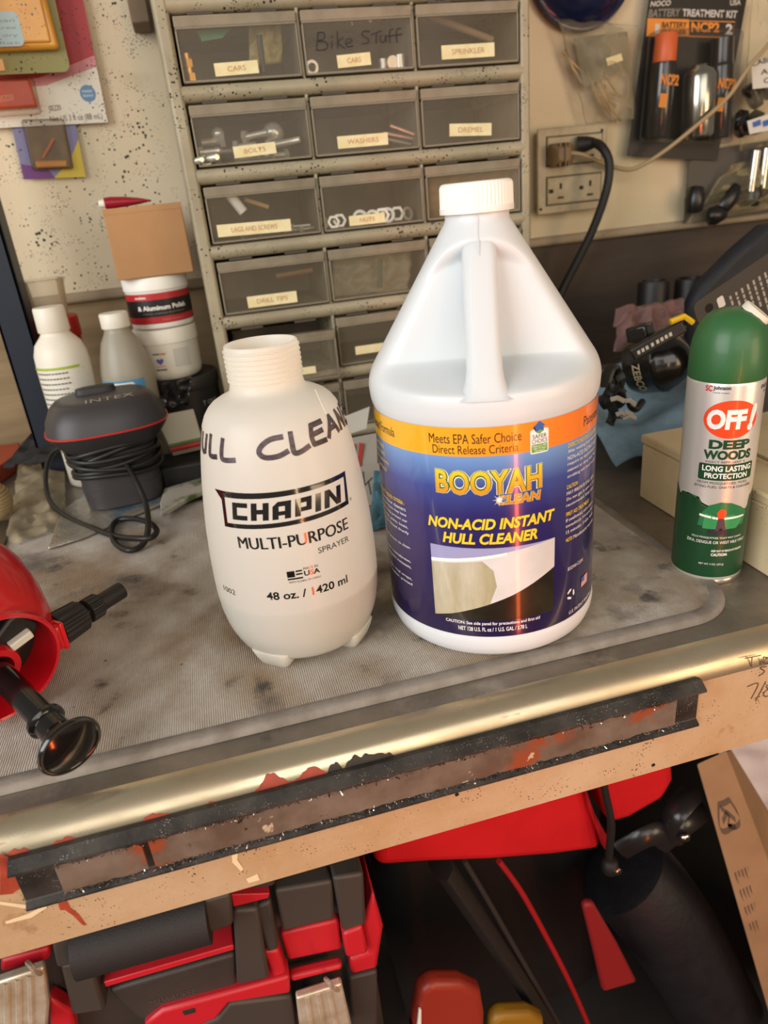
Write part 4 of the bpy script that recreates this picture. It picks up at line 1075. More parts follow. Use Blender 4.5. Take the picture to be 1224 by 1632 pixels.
decal('label_lettering', TB('mothers', -31, -16, 38.6, 41.6, bold=.03), c4, .0006, mat('label_white', '#ece6da', .5), t3, maxlen=.004)
tag(decal('label_small_print', join(TB('Cleans, polishes & protects', -24, 30, 19, 21), TB('Net weight', 0, 28, 10.5, 12.5)), c4, .0006, mat('print_dust', '#9c9488', .5), t3, maxlen=.004), kind='stuff')
z3 = z2+.0642
bxm = mat('kraft_board', '#b3875c', .75, col2='#a67a50', scale=8, bump=.0001, bscale=200)
bx_ = thing('cardboard_carton', 'small plain brown cardboard box stacked on the polish tub', 'box', (TX+.004, TY-.004, z3), RD(4))
MB().box(-.0455, .0455, -.042, .042, 0, .079).build('carton_body', bxm, bx_, bevel=.0012)
MB().box(-.0457, .0457, -.0424, .0424, .0785, .0805).build('carton_flap', bxm, bx_, bevel=.0006)
MB().box(-.0455, .0455, -.0425, -.0420, .074, .0795).build('carton_flap', bxm, bx_)
rt = thing('glue_tube', 'small dark red tube with white cap lying on the cardboard box', 'tube', (TX-.012, TY-.02, z3+.0806))
rows_ = []
for x, ry, rz in ((-.024, .0062, .0062), (-.016, .0066, .0066), (.0, .0072, .0056), (.016, .0076, .0036), (.030, .0080, .0008)):
    rows_.append([(x, ry*cos(2*pi*k/16), .0066+rz*sin(2*pi*k/16)*1.0-(.0062-rz)*.3) for k in range(16)])
g = MB(); g.add([p for r in rows_ for p in r], [(j*16+(k+1) % 16, j*16+k, (j+1)*16+k, (j+1)*16+(k+1) % 16) for j in range(4) for k in range(16)]+[tuple(range(16)), tuple(reversed(range(64, 80)))])
g.build('tube_body', mat('dark_red_tube', '#8e1526', .3), rt, smooth=50)
MB(Matrix.Translation((-.031, 0, .0066)) @ Matrix.Rotation(RD(90), 4, 'Y')).lathe([(.0040, 0), (.0045, .002), (.0048, .007)], 16).build('cap', m_wb, rt, smooth=40)

# ---- packs hanging on the left part of the wall
m_redc = mat('red_card', '#b0393c', .5, col2='#a83238', scale=12, speck=SPD)
m_whc = mat('white_card_stock', '#ded5c4', .55, speck=SPD)
t, w, h = flatpack('red_blister_pack', 'red and white blister card hanging at the left, behind the yellow pack', 'blister pack', (-40, 206), (172, 195), (-115, -10), .648)
MB().box(0, w, 0, h, -.0012, 0).build('card', m_whc, t)
decal('red_print', PB((0, .048*1000), (w*1000*.55, 52), (w*1000, 74), (w*1000, h*1000), (0, h*1000)), FLAT, .0002, m_redc, t)
decal('pink_fade', PB((0, 40), (w*1000*.6, 44), (w*1000, 62), (w*1000, 76), (w*1000*.55, 54), (0, 50)), FLAT, .0001, mat('pink_print', '#d0868a', .5, speck=SPD), t)
ex_ = lambda px, py: (lambda p: (p.x, p.y))(wm(t).inverted() @ YP(px, py, .648))
def TX_(s, a, b, hh, **k):
    p, q_ = ex_(*a), ex_(*b); c_ = Vector((q_[0]-p[0], q_[1]-p[1])); L0 = c_.length; c_.normalize()
    gv, gf = T(s, 0, L0, -hh/2, hh/2, **k)
    return [(p[0]+x*c_.x-y*c_.y, p[1]+x*c_.y+y*c_.x) for x, y in gv], gf
decal('card_lettering', TX_('Net US 3 fl oz (88 mL)', (80, 191), (163, 186), .0085), FLAT, .0003, mat('card_brown_ink', '#5a4638', .6), t)
decal('card_lettering', TX_('05220', (78, 173), (97, 171), .006), FLAT, .0003, mat('card_brown_ink', '#5a4638', .6), t)
c_ = ex_(140, 149)
decal('round_badge', (ell(c_[0], c_[1], .0095, .0095), [tuple(range(32))]), FLAT, .0003, mat('badge_blue', '#5f86a8', .5), t)
decal('badge_lettering', join(T('PAPER', c_[0]-.006, c_[0]+.006, c_[1]+.0012, c_[1]+.0036), T('BLEND', c_[0]-.006, c_[0]+.006, c_[1]-.0036, c_[1]-.0012)), FLAT, .0004, m_white, t)
g = MB(); p0 = ex_(-30, 190); p1 = ex_(68, 183); p2 = ex_(55, 125)
g.prism([p0, p1, p2, (p0[0], p2[1])], 0, .012)
g.build('blister', clear('amber_blister', '#c9954a', .08, .1, .5), t, bevel=.004, seg=3)
p0 = ex_(-30, 178); p1 = ex_(62, 172); p2 = ex_(48, 126)
MB().prism([p0, p1, p2, (p0[0], p2[1])], .001, .009).build('red_sachet', mat('red_sachet_film', '#b5301f', .3, col2='#c9472c', scale=30), t, bevel=.003)
decal('card_lettering', TX_('05220', (0, 160), (24, 156), .0065), FLAT, .0093, mat('sachet_pale', '#e0a080', .5), t)

t, w, h = flatpack('yellow_blister_pack', 'olive and yellow blister pack with pale blue sticker at top left', 'blister pack', (-60, 122), (113, 114), (-100, -40), .622)
MB().prism(rrect(0, w, 0, h, .008, 4), -.0012, 0).build('card', mat('olive_card', '#8f8a52', .5, speck=SPD), t)
ex_ = lambda px, py: (lambda p: (p.x, p.y))(wm(t).inverted() @ YP(px, py, .622))
p1 = ex_(97, 81); y0 = p1[1]
MB().prism([(0, y0), (p1[0], y0), (p1[0]-.003, h), (0, h)], 0, .014).build('tray', mat('amber_tray', '#d89a34', .28, col2='#c98a2a', scale=20, coat=.4, speck=SPD), t, bevel=.005, seg=3)
p2 = ex_(85, 72)
MB().prism([(0, p2[1]), (p2[0], p2[1]), (p2[0], h), (0, h)], .012, .017).build('tray_lid', mat('amber_tray', '#d89a34'), t, bevel=.003, seg=3)
p3 = ex_(45, 78); p4 = ex_(34, 24)
decal('sticker', G(rrect(0, p3[0], p3[1], p4[1], .006, 4)), FLAT, .0173, mat('sticker_blue', '#a9c4c8', .5, speck=SPD), t)
tag(decal('sticker_small_print', join(*[T(s, .004, p3[0]-.005, p4[1]-.010-k*.0075, p4[1]-.0065-k*.0075) for k, s in enumerate(('hand & clean', 'wipe the area', 'store in a dry', 'place flat'))]), FLAT, .0176, mat('print_dust', '#9c9488', .5), t), kind='stuff')
p5 = ex_(7, 104)
MB().box(0, p5[0], p5[1]-.006, p5[1]+.006, 0, .003).build('corner_tab', mat('amber_tray', '#d89a34'), t)

t, w, h = flatpack('purple_blister_pack', 'small purple and yellow blister pack hanging below the red card', 'blister pack', (38, 286), (137, 282), (24, 190), .652)
MB().prism(rrect(0, w, 0, h, .004, 4), -.001, 0).build('card', mat('lilac_card', '#7d7a9c', .5, speck=SPD), t)
decal('purple_print', PB((0, 0), (w*500, 0), (w*400, h*180), (0, h*260)), FLAT, .0002, mat('purple_print_ink', '#6d3a78', .5), t)
decal('yellow_print', PB((w*480, 0), (w*1000, 0), (w*1000, h*640), (w*800, h*300)), FLAT, .0002, mat('yellow_print_ink', '#c9b13a', .5), t)
MB().prism(rrect(w*.18, w*.84, h*.14, h*.98, .004, 4), 0, .010).build('blister', clear('smoke_blister', '#7a5f38', .20, .1, .5), t, bevel=.003, seg=2)
MB().prism(rrect(w*.2, w*.82, h*.16, h*.96, .003, 3), .0003, .0008).build('brown_insert', mat('brown_insert', '#7a6038', .4, col2='#57442a', scale=50), t)
MB().box(w*.25, w*.75, h*.18, h*.30, .001, .007).build('amber_piece', mat('amber_piece', '#d8901f', .3), t, bevel=.002)
MB(Matrix.Translation((w*.5, h*.5, .004)) @ Matrix.Rotation(RD(50), 4, 'Z')).box(-.014, .014, -.0015, .0015, 0, .003).build('orange_piece', mat('orange_piece', '#c9622a', .4), t)
tag(MB().box(-.196, -.174, .60, WALL_Y-.003, .513, .56).build('wooden_bracket', mat('brown_bracket', '#7a6450', .7, col2='#655240', scale=20), bevel=.002), 'brown wooden block at the top left beside the cabinet', 'block')

# ================================================================== electric air pump
AP = Vector((-.304, .375, BT+.0105))
ap_ = thing('air_pump', 'dark grey electric air pump with a red line and black cord wound round it', 'air pump', AP, RD(8))
m_ap = mat('charcoal_plastic', '#3d3a3a', .42, bump=.00005, bscale=600); m_ap2 = mat('dark_charcoal_plastic', '#2c2a2a', .5)
def sell(rx, ry, z, e=3.2, n=48, cx_=0, cy_=0):
    out = []
    for k in range(n):
        a = 2*pi*k/n; c, s_ = cos(a), sin(a)
        q_ = (abs(c)**e+abs(s_)**e)**(-1/e); out.append((cx_+rx*c*q_, cy_+ry*s_*q_, z))
    return out
def loft(rings, cap=True):
    n = len(rings[0]); vs = [p for r in rings for p in r]
    fs = [(j*n+k, j*n+(k+1) % n, (j+1)*n+(k+1) % n, (j+1)*n+k) for j in range(len(rings)-1) for k in range(n)]
    if cap: fs += [tuple(reversed(range(n))), tuple(range((len(rings)-1)*n, len(rings)*n))]
    return MB().add(vs, fs)
loft([sell(.040, .036, 0), sell(.0425, .038, .002), sell(.044, .039, .022), sell(.044, .039, .024), sell(.0432, .0385, .0245), sell(.0440, .039, .055), sell(.046, .041, .070)]).build('motor_housing', m_ap, ap_, smooth=40)
loft([sell(.046, .041, .066), sell(.054, .047, .074), sell(.063, .052, .084, 2.8), sell(.0655, .054, .0895, 2.8)]).build('lower_head', m_ap2, ap_, smooth=45)
loft([sell(.0655, .054, .0890, 2.8), sell(.0662, .0548, .0893, 2.8), sell(.0662, .0548, .0906, 2.8), sell(.0652, .0538, .0909, 2.8)]).build('red_line', mat('red_trim', '#c8302a', .35), ap_, smooth=45)
loft([sell(.0652, .0536, .0905, 2.8), sell(.0625, .051, .102, 2.8), sell(.056, .046, .114, 2.8), sell(.050, .041, .1195, 2.8), sell(.046, .037, .1215, 2.8), sell(.036, .028, .1222, 2.8)]).build('upper_head', m_ap, ap_, smooth=45)
loft([sell(.022, .010, .1215, 3, cx_=-.004, cy_=.020), sell(.021, .009, .1275, 3, cx_=-.004, cy_=.020), sell(.016, .006, .1285, 3, cx_=-.004, cy_=.020)]).build('switch', m_ap2, ap_, smooth=45)
decal('lettering', T('INTEX', -.016, .034, -.035, -.022, spacing=1.1), lambda u, v, o: Vector((u, v, .1224+o-max(0, -v-.027)*.09)), .0006, mat('pump_print', '#a49c94', .5), ap_)
for k, (z, a) in enumerate(((.046, 2), (.051, -3), (.0555, 3), (.0605, -2), (.065, 2), (.0695, 1), (.040, 9))):
    ring_ = [(x, y, z+ .006*sin(a)*x/.05+(.004*sin(2*2*pi*i/40+k))) for i, (x, y, _) in enumerate(sell(.0485+.0015*(k % 2), .0435+.0015*(k % 2), 0, 2.6, 40))]
    MB().tube(ring_+[ring_[0]], .0029, 8).build('cord_turn', m_blk2, ap_, smooth=60)
path = [(150, 708, .062), (110, 708, .058), (84, 722, .05), (73, 756, .032), (79, 797, .012), (106, 823, .006), (150, 843, .005), (185, 855, .005), (215, 858, .009), (240, 857, .010), (250, 846, .010), (239, 834, .009), (214, 827, .006), (188, 829, .0045), (178, 843, .0045), (184, 866, .0045), (206, 877, .0045), (227, 868, .005), (236, 843, .015), (233, 806, .024), (216, 765, .045), (194, 731, .060), (160, 712, .066), (128, 716, .063)]
cordp = smooth_path([ZP(a, b, c) for a, b, c in path], 7)
MB().tube(cordp, .0030, 8).build('cord_loop', m_blk2, ap_, smooth=60, world=True)
pl_ = smooth_path([ZP(180, 738, .04), ZP(155, 752, .036), ZP(138, 768, .03), ZP(143, 780, .026), ZP(160, 782, .024), ZP(163, 775, .028)], 6)
MB().tube(pl_, .0029, 8).build('cord_end', m_blk2, ap_, smooth=60, world=True)

# flat packages under and beside the air pump
def lying(name, label, cat, pts, z, th_, m, bevel=.0008):
    P = [ZP(a, b, z+th_) for a, b in pts]; n = len(P)
    ar = sum(P[i].x*P[(i+1) % n].y-P[(i+1) % n].x*P[i].y for i in range(n))
    if ar < 0: P = P[::-1]
    g = MB(); g.add([(p.x, p.y, z) for p in P]+[(p.x, p.y, z+th_) for p in P], [tuple(reversed(range(n))), tuple(range(n, 2*n))]+[(i, (i+1) % n, n+(i+1) % n, n+i) for i in range(n)])
    return tag(g.build(name, m, bevel=bevel), label, cat)
lying('silver_pouch', 'flat silver and blue plastic pouch under the air pump on the mat', 'pouch', [(75, 872), (96, 815), (150, 772), (262, 735), (268, 797), (215, 818), (130, 855)], .0006, .0045, mat('silver_film', '#a39a8c', .22, metal=.5, col2='#5f7f93', scale=16, lo=.52, hi=.64, bump=.002, bscale=45), .002)
lying('printed_sleeve', 'white printed sleeve with green edge lying between pump and sprayer bottle', 'sleeve', [(255, 800), (262, 778), (335, 757), (345, 772), (300, 792), (256, 818)], .0055, .006, mat('sleeve_print', '#b8b0a2', .4, col2='#5d6b3a', scale=24, lo=.5, hi=.6), .001)
P = [ZP(252, 672, .03), ZP(312, 656, .03)]
lt_ = thing('leaning_card_box', 'pale card box with green and red edge leaning behind the pump', 'box', (P[0].x+.03, .46, BT))
g = MB(); a_ = [YP(247, 663, .44), YP(308, 651, .44), YP(322, 700, .40), YP(270, 712, .40)]
n_ = (a_[1]-a_[0]).cross(a_[2]-a_[0]).normalized()
if n_.y > 0: n_ = -n_
g.add(a_+[p-n_*.02 for p in a_], [(0,1,2,3), (7,6,5,4), (0,4,5,1), (1,5,6,2), (2,6,7,3), (3,7,4,0)]); g.build('box_body', mat('pale_card', '#c9c3ad', .5), lt_, bevel=.001, world=True)
bq = a_[3], a_[2]
g = MB(); g.tube([bq[0]+n_*.0008, bq[1]+n_*.0008], .0022, 6); g.build('green_edge', mat('edge_green', '#4c7a3a', .5), lt_, world=True)
dn_ = (a_[3]-a_[0]).normalized()*.005
g = MB(); g.tube([bq[0]+dn_, bq[1]+dn_], .0035, 6); g.build('red_edge', mat('edge_red', '#a32a26', .5), lt_, world=True)
g = MB(); random.seed(2)
g.box(-.262, -.19, .375, .43, BT, .032); tag(g.build('black_parts_case', mat('black_case', '#1c1917', .5), bevel=.004), 'low black case between the air pump and the sprayer bottle', 'case')
for i, (px, py) in enumerate(((300, 700), (306, 707), (318, 702))):
    p = ZP(px, py, .034); g = MB(Matrix.Translation((p.x, p.y, .0322))); g.lathe([(.0035, 0), (.0042, .002), (.003, .0045), (.0005, .005)], 14)
    tag(g.build('brass_bead', m_brass, smooth=50), ['left', 'middle', 'right'][i]+' tiny brass bead on the low black case', 'bead')
crumple('wrapped_charger', mat('black_wrap', '#1d1b1a', .3), 'crumpled black wrapped part beside the dark tin', 'wrapping', YP(252, 655, .47), YP(300, 645, .47)-YP(252, 655, .47), YP(258, 610, .48)-YP(252, 655, .47), .012, seed=14, nu=12, nv=10)

# left edge of the frame
crumple('clear_bag', clear('clear_bag_film', '#c4b698', .07, .12, .6), 'crumpled clear plastic bag on the mat at the left edge', 'bag', ZP(8, 870, .003), ZP(104, 842, .003)-ZP(8, 870, .003), ZP(30, 742, .004)-ZP(8, 870, .003), .007, seed=21, nu=34, nv=40, bulge=.006, freq=2.0)
g = MB(Matrix.Translation(ZP(-16, 800, .022))); 
for k in range(9): g.lathe([(.0005, -.001)]+[(.0046*sin(a), -.0046*cos(a)) for a in (.5, 1.2, 1.9, 2.6)], 8, M=Matrix.Translation((0, 0, 0))) if False else None
pts_ = []
for i in range(220):
    t_ = i/220; z_ = -.020+.040*t_; rr_ = .022*(max(.02, 1-(z_/.0225)**2))**.5; pts_.append((rr_*cos(t_*2*pi*11), rr_*sin(t_*2*pi*11), z_))
g.tube(pts_, .0021, 6)
tag(g.build('twine_ball', mat('tan_twine', '#b39a6c', .9, bump=.0004, bscale=500), smooth=60), 'ball of tan twine cut off by the left edge', 'twine')
lying('steel_plate', 'dark steel plate under the twine ball at the left edge', 'plate', [(-40, 905), (-40, 840), (14, 828), (16, 846), (0, 882)], .0006, .003, mat('plate_steel', '#57504a', .4, metal=.7))
lying('orange_case', 'orange red case corner at the left edge behind the bag', 'case', [(-40, 770), (-40, 715), (30, 705), (34, 718)], BT, .022, mat('orange_case_plastic', '#a8452c', .45), .002)
crumple('black_cloth_strip', mat('black_cloth', '#1e1b1a', .8), 'folded black cloth strip across the orange case at the left', 'cloth', ZP(2, 742, .024), ZP(72, 735, .024)-ZP(2, 742, .024), ZP(50, 690, .05)-ZP(2, 742, .024), .010, seed=30, nu=12, nv=10)
# loose cards between the two bottles
def card(name, label, px4, y0, y1, m, th_=.0012):
    """leaning card, its lower edge at depth y0, upper edge at y1"""
    (a, b, c, d) = px4
    P = [YP(*a, y0), YP(*b, y0), YP(*c, y1), YP(*d, y1)]
    n_ = (P[1]-P[0]).cross(P[3]-P[0]).normalized()
    t = thing(name, label, 'card', P[0])
    MB().add(P+[p-n_*th_ for p in P], [(0,1,2,3), (7,6,5,4), (0,4,5,1), (1,5,6,2), (2,6,7,3), (3,7,4,0)]).build('card_stock', m, t, world=True)
    x_ = (P[1]-P[0]); L0 = x_.length; x_.normalize(); y_ = n_.cross(x_); H0 = (P[3]-P[0]).dot(y_)
    o = wm(t).translation
    return t, (lambda u, v, off: x_*u+y_*v+n_*off), L0, H0
m_pc = mat('paper_white', '#cfc9bd', .55); m_pg = mat('paper_grey', '#a39c90', .55)
t, s_, w, h = card('white_leaflet', 'white leaflet with a dark heading leaning behind the sprayer bottle', ((546, 694), (584, 682), (589, 648), (548, 664)), .33, .37, m_pc)
decal('heading', T('chumacher', w*.1, w*.95, h*.22, h*.42, bold=.03), s_, .0003, ink_k, t)
t, s_, w, h = card('red_graphic_card', 'card with red slanted graphic below the white leaflet', ((545, 770), (602, 752), (600, 690), (548, 700)), .27, .32, m_pg)
decal('red_graphic', join(poly((w*.2, h*.2), (w*.4, h*.2), (w*.75, h*.8), (w*.55, h*.8)), poly((w*.5, h*.2), (w*.62, h*.2), (w*.95, h*.75), (w*.85, h*.8))), s_, .0003, mat('graphic_red', '#a83a36', .5), t)
t, s_, w, h = card('outline_card', 'grey card with dark outline drawing beside the jug label', ((560, 812), (612, 800), (604, 738), (562, 746)), .225, .27, m_pg)
decal('outline_drawing', ribbon([[(w*.1, h*.3), (w*.3, h*.55), (w*.6, h*.5), (w*.9, h*.65)], [(w*.2, h*.8), (w*.4, h*.55), (w*.5, h*.2)], [(w*.6, h*.5), (w*.7, h*.85)], [(w*.75, h*.58), (w*.7, h*.25)]], .0012), s_, .0003, mat('drawing_grey', '#4f4b48', .5), t)
crumple('blue_plastic_bag', mat('blue_film', '#4a7484', .35), 'crumpled blue plastic bag on the mat between sprayer bottle and jug', 'bag', ZP(588, 845, .004), ZP(650, 832, .004)-ZP(588, 845, .004), ZP(596, 755, .030)-ZP(588, 845, .004), .010, seed=40, nu=14, nv=14)

# ================================================================== right part of the wall
ot = thing('outlet_box', 'beige metal outlet box with two receptacles on the wall right of the cabinet', 'outlet', (.406, WALL_Y, .306))
m_ivory = mat('aged_ivory', '#b5a88c', .5, col2='#a08f70', scale=30, dirt=('#6f5c40', 25, .62, .8))
ox0, ox1, oz0, oz1 = .347, .462, .248, .366
MB().box(ox0+.006, ox1-.006, WALL_Y-.022, WALL_Y, oz0+.004, oz1-.004).build('box', m_ivory, ot, bevel=.003, world=True)
MB().box(ox0, ox1, WALL_Y-.026, WALL_Y-.022, oz0, oz1).build('cover_plate', m_ivory, ot, bevel=.002, world=True)
m_dkh = mat('slot_dark', '#2a231c', .7)
for zc_ in (.3345, .2800):
    r_ = MB().box(.362, .452, WALL_Y-.0285, WALL_Y-.0255, zc_-.0185, zc_+.0185).build('receptacle', m_ivory, ot, bevel=.002, world=True)
    ed = MB()
    for a in ((.3605, .4535, zc_-.0205, zc_-.0190), (.3605, .4535, zc_+.0190, zc_+.0205), (.3605, .3618, zc_-.0205, zc_+.0205), (.4522, .4535, zc_-.0205, zc_+.0205)):
        ed.box(a[0], a[1], WALL_Y-.0265, WALL_Y-.0258, a[2], a[3])
    ed.build('surround', m_dkh, ot, world=True)
    for (xx, zz_, sx_, sz_) in ((.384, .006, .0018, .005), (.384, -.010, .005, .0018), (.4335, .006, .0018, .005), (.4335, -.010, .005, .0018), (.4185, .001, .0032, .0032), (.368, .000, .0035, .0035)):
        MB().box(xx-sx_, xx+sx_, WALL_Y-.0292, WALL_Y-.0283, zc_+zz_-sz_*.8, zc_+zz_+sz_*.8).build('slot', m_dkh, r_, world=True)
for x_, z_ in ((.452, .357), (.352, .256)):
    MB(Matrix.Translation((x_, WALL_Y-.026, z_)) @ Matrix.Rotation(RD(90), 4, 'X')).lathe([(.0022, 0), (.0020, .0012), (.0003, .0014)], 12).build('cover_screw', m_dkh, ot, smooth=40, world=True)
cdp = thing('brown_plug_cord', 'brown plug in the upper receptacle with a thin beige cord running right', 'cord', (.39, WALL_Y-.04, .33))
pc = YP(893, 247, WALL_Y-.036)
loft([[(pc.x+x, WALL_Y-.029-d, pc.z+z) for x, z in rrect(-a, a, -b, b, .005, 4)] for a, b, d in ((.017, .0145, 0), (.0185, .016, .005), (.0175, .015, .014), (.010, .009, .022))][::-1]).build('plug', mat('brown_plug', '#7a6446', .5), cdp, bevel=.001, world=True)
for k in (-1, 0, 1): MB().box(pc.x+k*.007-.0008, pc.x+k*.007+.0008, WALL_Y-.0535+abs(k)*.004, WALL_Y-.030, pc.z-.0155, pc.z+.0155).build('grip_rib', mat('brown_plug', '#7a6446'), cdp, world=True)
cp_ = smooth_path([YP(908, 244, WALL_Y-.047), YP(930, 247, WALL_Y-.05), YP(960, 260, WALL_Y-.045), YP(995, 270, WALL_Y-.04), YP(1020, 265, WALL_Y-.045), YP(1060, 240, WALL_Y-.06), YP(1110, 200, WALL_Y-.075), YP(1160, 155, WALL_Y-.075), YP(1195, 105, WALL_Y-.07), YP(1235, 55, WALL_Y-.06), YP(1260, -20, WALL_Y-.05)], 8)
MB().tube(cp_, .0031, 8).build('wire', mat('beige_cord', '#a38c68', .6), cdp, smooth=60, world=True)
bc = smooth_path([YP(932, 230, WALL_Y-.036), YP(948, 228, WALL_Y-.05), YP(962, 238, WALL_Y-.068), YP(971, 262, WALL_Y-.075), YP(966, 305, WALL_Y-.075), YP(945, 365, WALL_Y-.065), YP(918, 420, WALL_Y-.055), YP(895, 465, WALL_Y-.05), YP(872, 520, WALL_Y-.05), YP(850, 590, WALL_Y-.05)], 8)
bt_ = thing('black_power_cable', 'thick black cable hanging from the outlet box behind the jug', 'cable', (.44, WALL_Y-.05, .3))
MB().tube(bc, .0066, 10).build('cable', mat('black_rubber', '#1f1d1c', .55), bt_, smooth=60, world=True)
MB().tube([bc[0]-Vector((.010, -.004, 0)), bc[2], bc[7]], [.012, .0105, .0075], 12).build('plug', mat('black_rubber', '#1f1d1c'), bt_, smooth=60, world=True)

# battery kit on the wall
t, w, h = flatpack('battery_kit_pack', 'black blister pack with orange capped bottle and silver can on the wall', 'blister pack', (1000, 249), (1143, 256), (1028, -25), .640)
MB().box(0, w, 0, h, -.0012, 0).build('card', mat('kit_card_black', '#1d1a18', .45), t)
ex_ = lambda px, py, y=.640: (lambda p: (p.x, p.y))(wm(t).inverted() @ YP(px, py, y))
def RX(a, b, c, d): return poly(ex_(*a), ex_(*b), ex_(*c), ex_(*d))
m_kw = mat('kit_white', '#c8c2b8', .5); m_ko = mat('kit_orange', '#e08a2a', .5)
def tx2(s, BL, BR, TL, **k):
    o = Vector(ex_(*BL)); x_ = Vector(ex_(*BR))-o; y_ = Vector(ex_(*TL))-o
    gv, gf = T(s, 0, 1, 0, 1, **k); return [tuple(o+x_*a+y_*b) for a, b in gv], gf
decal('brand_lettering', tx2('NOCO', (1036, 11), (1068, 9), (1038, 2), bold=.03), FLAT, .0003, m_kw, t)
decal('country_lettering', tx2('USA', (1163, 9), (1180, 8), (1164, 0), bold=.02), FLAT, .0003, m_kw, t)
decal('title_lettering', tx2('BATTERY', (1033, 28), (1083, 26), (1035, 15), bold=.03), FLAT, .0003, mat('kit_grey', '#7f786e', .5), t)
decal('title_lettering', tx2('TREATMENT KIT', (1087, 26), (1174, 29), (1088, 14), bold=.03), FLAT, .0003, m_kw, t)
decal('orange_panel', RX((1030, 58), (1098, 58), (1098, 31), (1032, 29)), FLAT, .0003, m_ko, t)
decal('panel_lettering', tx2('1', (1043, 54), (1050, 54), (1044, 38), bold=.04), FLAT, .0005, m_kw, t)
decal('panel_lettering', tx2('BATTERY', (1054, 44), (1094, 44), (1055, 35), bold=.03), FLAT, .0005, mat('kit_card_black', '#1d1a18'), t)
decal('panel_lettering', tx2('CLEANER', (1053, 56), (1093, 56), (1054, 47), bold=.03), FLAT, .0005, mat('kit_card_black', '#1d1a18'), t)
decal('panel_lettering', tx2('NCP2', (1101, 51), (1146, 52), (1102, 35), bold=.04), FLAT, .0003, m_ko, t)
decal('panel_lettering', tx2('2', (1156, 55), (1167, 55), (1157, 38), bold=.04), FLAT, .0003, m_kw, t)
decal('panel_frame', ribbon([[ex_(1098, 33), ex_(1171, 35), ex_(1166, 60), ex_(1098, 58)]], .0012), FLAT, .0003, m_ko, t)
def kitbottle(name, pts, r, prof, m, parent):
    lo, hi = Vector(ex_(*pts[0])), Vector(ex_(*pts[1])); d = hi-lo; L0 = d.length; ang = math.atan2(d.y, d.x)
    M_ = Matrix.Translation((lo.x, lo.y, .002+r)) @ Matrix.Rotation(ang, 4, 'Z') @ Matrix.Rotation(RD(90), 4, 'Y')
    return MB(M_).lathe([(a*r, b*L0) for a, b in prof], 28).build(name, m, parent, smooth=45)
kb = mat('kit_bottle_black', '#221f1d', .22, coat=.5)
k1 = kitbottle('bottle', ((1035, 223), (1048, 60)), .0185, ((.9, 0), (1, .02), (1, .70), (.95, .74)), kb, t)
kitbottle('orange_cap', ((1035, 223), (1050, 58)), .0175, ((.92, .72), (.95, .73), (.90, .98), (.8, 1), (.1, 1)), mat('orange_cap_plastic', '#d8632e', .4), t)
kitbottle('silver_can', ((1094, 223), (1098, 108)), .024, ((.6, 0), (.9, .01), (1, .05), (1, .85), (.85, .93), (.5, .97), (.45, 1), (.1, 1)), mat('kit_silver', '#a8a598', .2, metal=.95), t)
k2 = kitbottle('bottle', ((1130, 223), (1137, 64)), .0185, ((.9, 0), (1, .02), (1, .72), (.95, .74), (.9, .76), (.85, .99), (.1, 1)), kb, t)
for (bx0, by0, s) in ((1042, 134, 'NCP2'), (1131, 140, 'NCP2')):
    c0 = Vector(ex_(bx0, by0)); gz = .0395
    decal('bottle_lettering', T(s, c0.x-.015, c0.x+.015, c0.y-.007, c0.y+.007, bold=.04), FLAT, gz, m_ko, t)
    c0 = Vector(ex_(bx0-10, by0+32)); decal('bottle_panel', poly((c0.x-.006, c0.y-.009), (c0.x+.006, c0.y-.009), (c0.x+.006, c0.y+.009), (c0.x-.006, c0.y+.009)), FLAT, gz, mat('kit_orange', '#e08a2a'), t)
p0, p1, p2, p3 = ex_(1014, 228), ex_(1143, 232), ex_(1160, 55), ex_(1030, 52)
MB().prism([p0, p1, p2, p3], 0, .041).build('blister', clear('kit_blister', '#8a8578', .03, .08, .4), t, bevel=.008, seg=3)

# bag of cable ties
bg = thing('cable_tie_bag', 'clear bag of tan cable ties hanging between the cabinet and the battery kit', 'bag', (.45, WALL_Y-.012, .36))
film = clear('tie_bag_film', '#b0a488', .10, .15, .5)
def film_sheet(name, parent, c4, y, amp, seed, m, bulge=.01, nu=20, nv=24):
    random.seed(seed); A_, B_, C_, D_ = [YP(a, b, y) for a, b in c4]; gr = []
    k_ = [(random.uniform(2, 8), random.uniform(2, 8), random.uniform(0, 6)) for _ in range(5)]
    for j in range(nv+1):
        v = j/nv; row = []
        for i in range(nu+1):
            u = i/nu; p = (A_*(1-u)+B_*u)*(1-v)+(D_*(1-u)+C_*u)*v
            pp_ = Vector((u*2.2, v*3, seed*1.7)); hh = (.5-abs(NZ.noise(pp_)))*1.6+.5*NZ.noise(pp_*2.3)-.5
            row.append(p+Vector((0, -bulge*sin(pi*u)*sin(pi*v)-amp*hh, 0)))
        gr.append(row)
    return MB().sheet(gr).build(name, m, parent, smooth=50, solid=.0004, world=True)
film_sheet('front_film', bg, ((935, 198), (1012, 190), (1015, 40), (888, 30)), .640, .008, 51, film, .018)
random.seed(9)
for k in range(13):
    a = (random.uniform(925, 960), random.uniform(95, 150)); b = (random.uniform(965, 1005), random.uniform(150, 195))
    if k < 3: a, b = (random.uniform(897, 903), random.uniform(75, 88)), (random.uniform(915, 940), random.uniform(120, 150))
    q_ = smooth_path([YP(*a, .645), YP((a[0]+b[0])/2+random.uniform(-8, 8), (a[1]+b[1])/2+random.uniform(-4, 8), .640), YP(*b, .645)], 5)
    MB().tube(q_, .0017, 5).build('cable_tie', mat('tan_nylon', '#b59c70', .5), bg, smooth=60, world=True)
slab([(966, 93), (990, 85), (993, 96), (969, 105)], .622, .0008, 'sticker', mat('cream_card', '#e6d9ae'), bg, bevel=0)
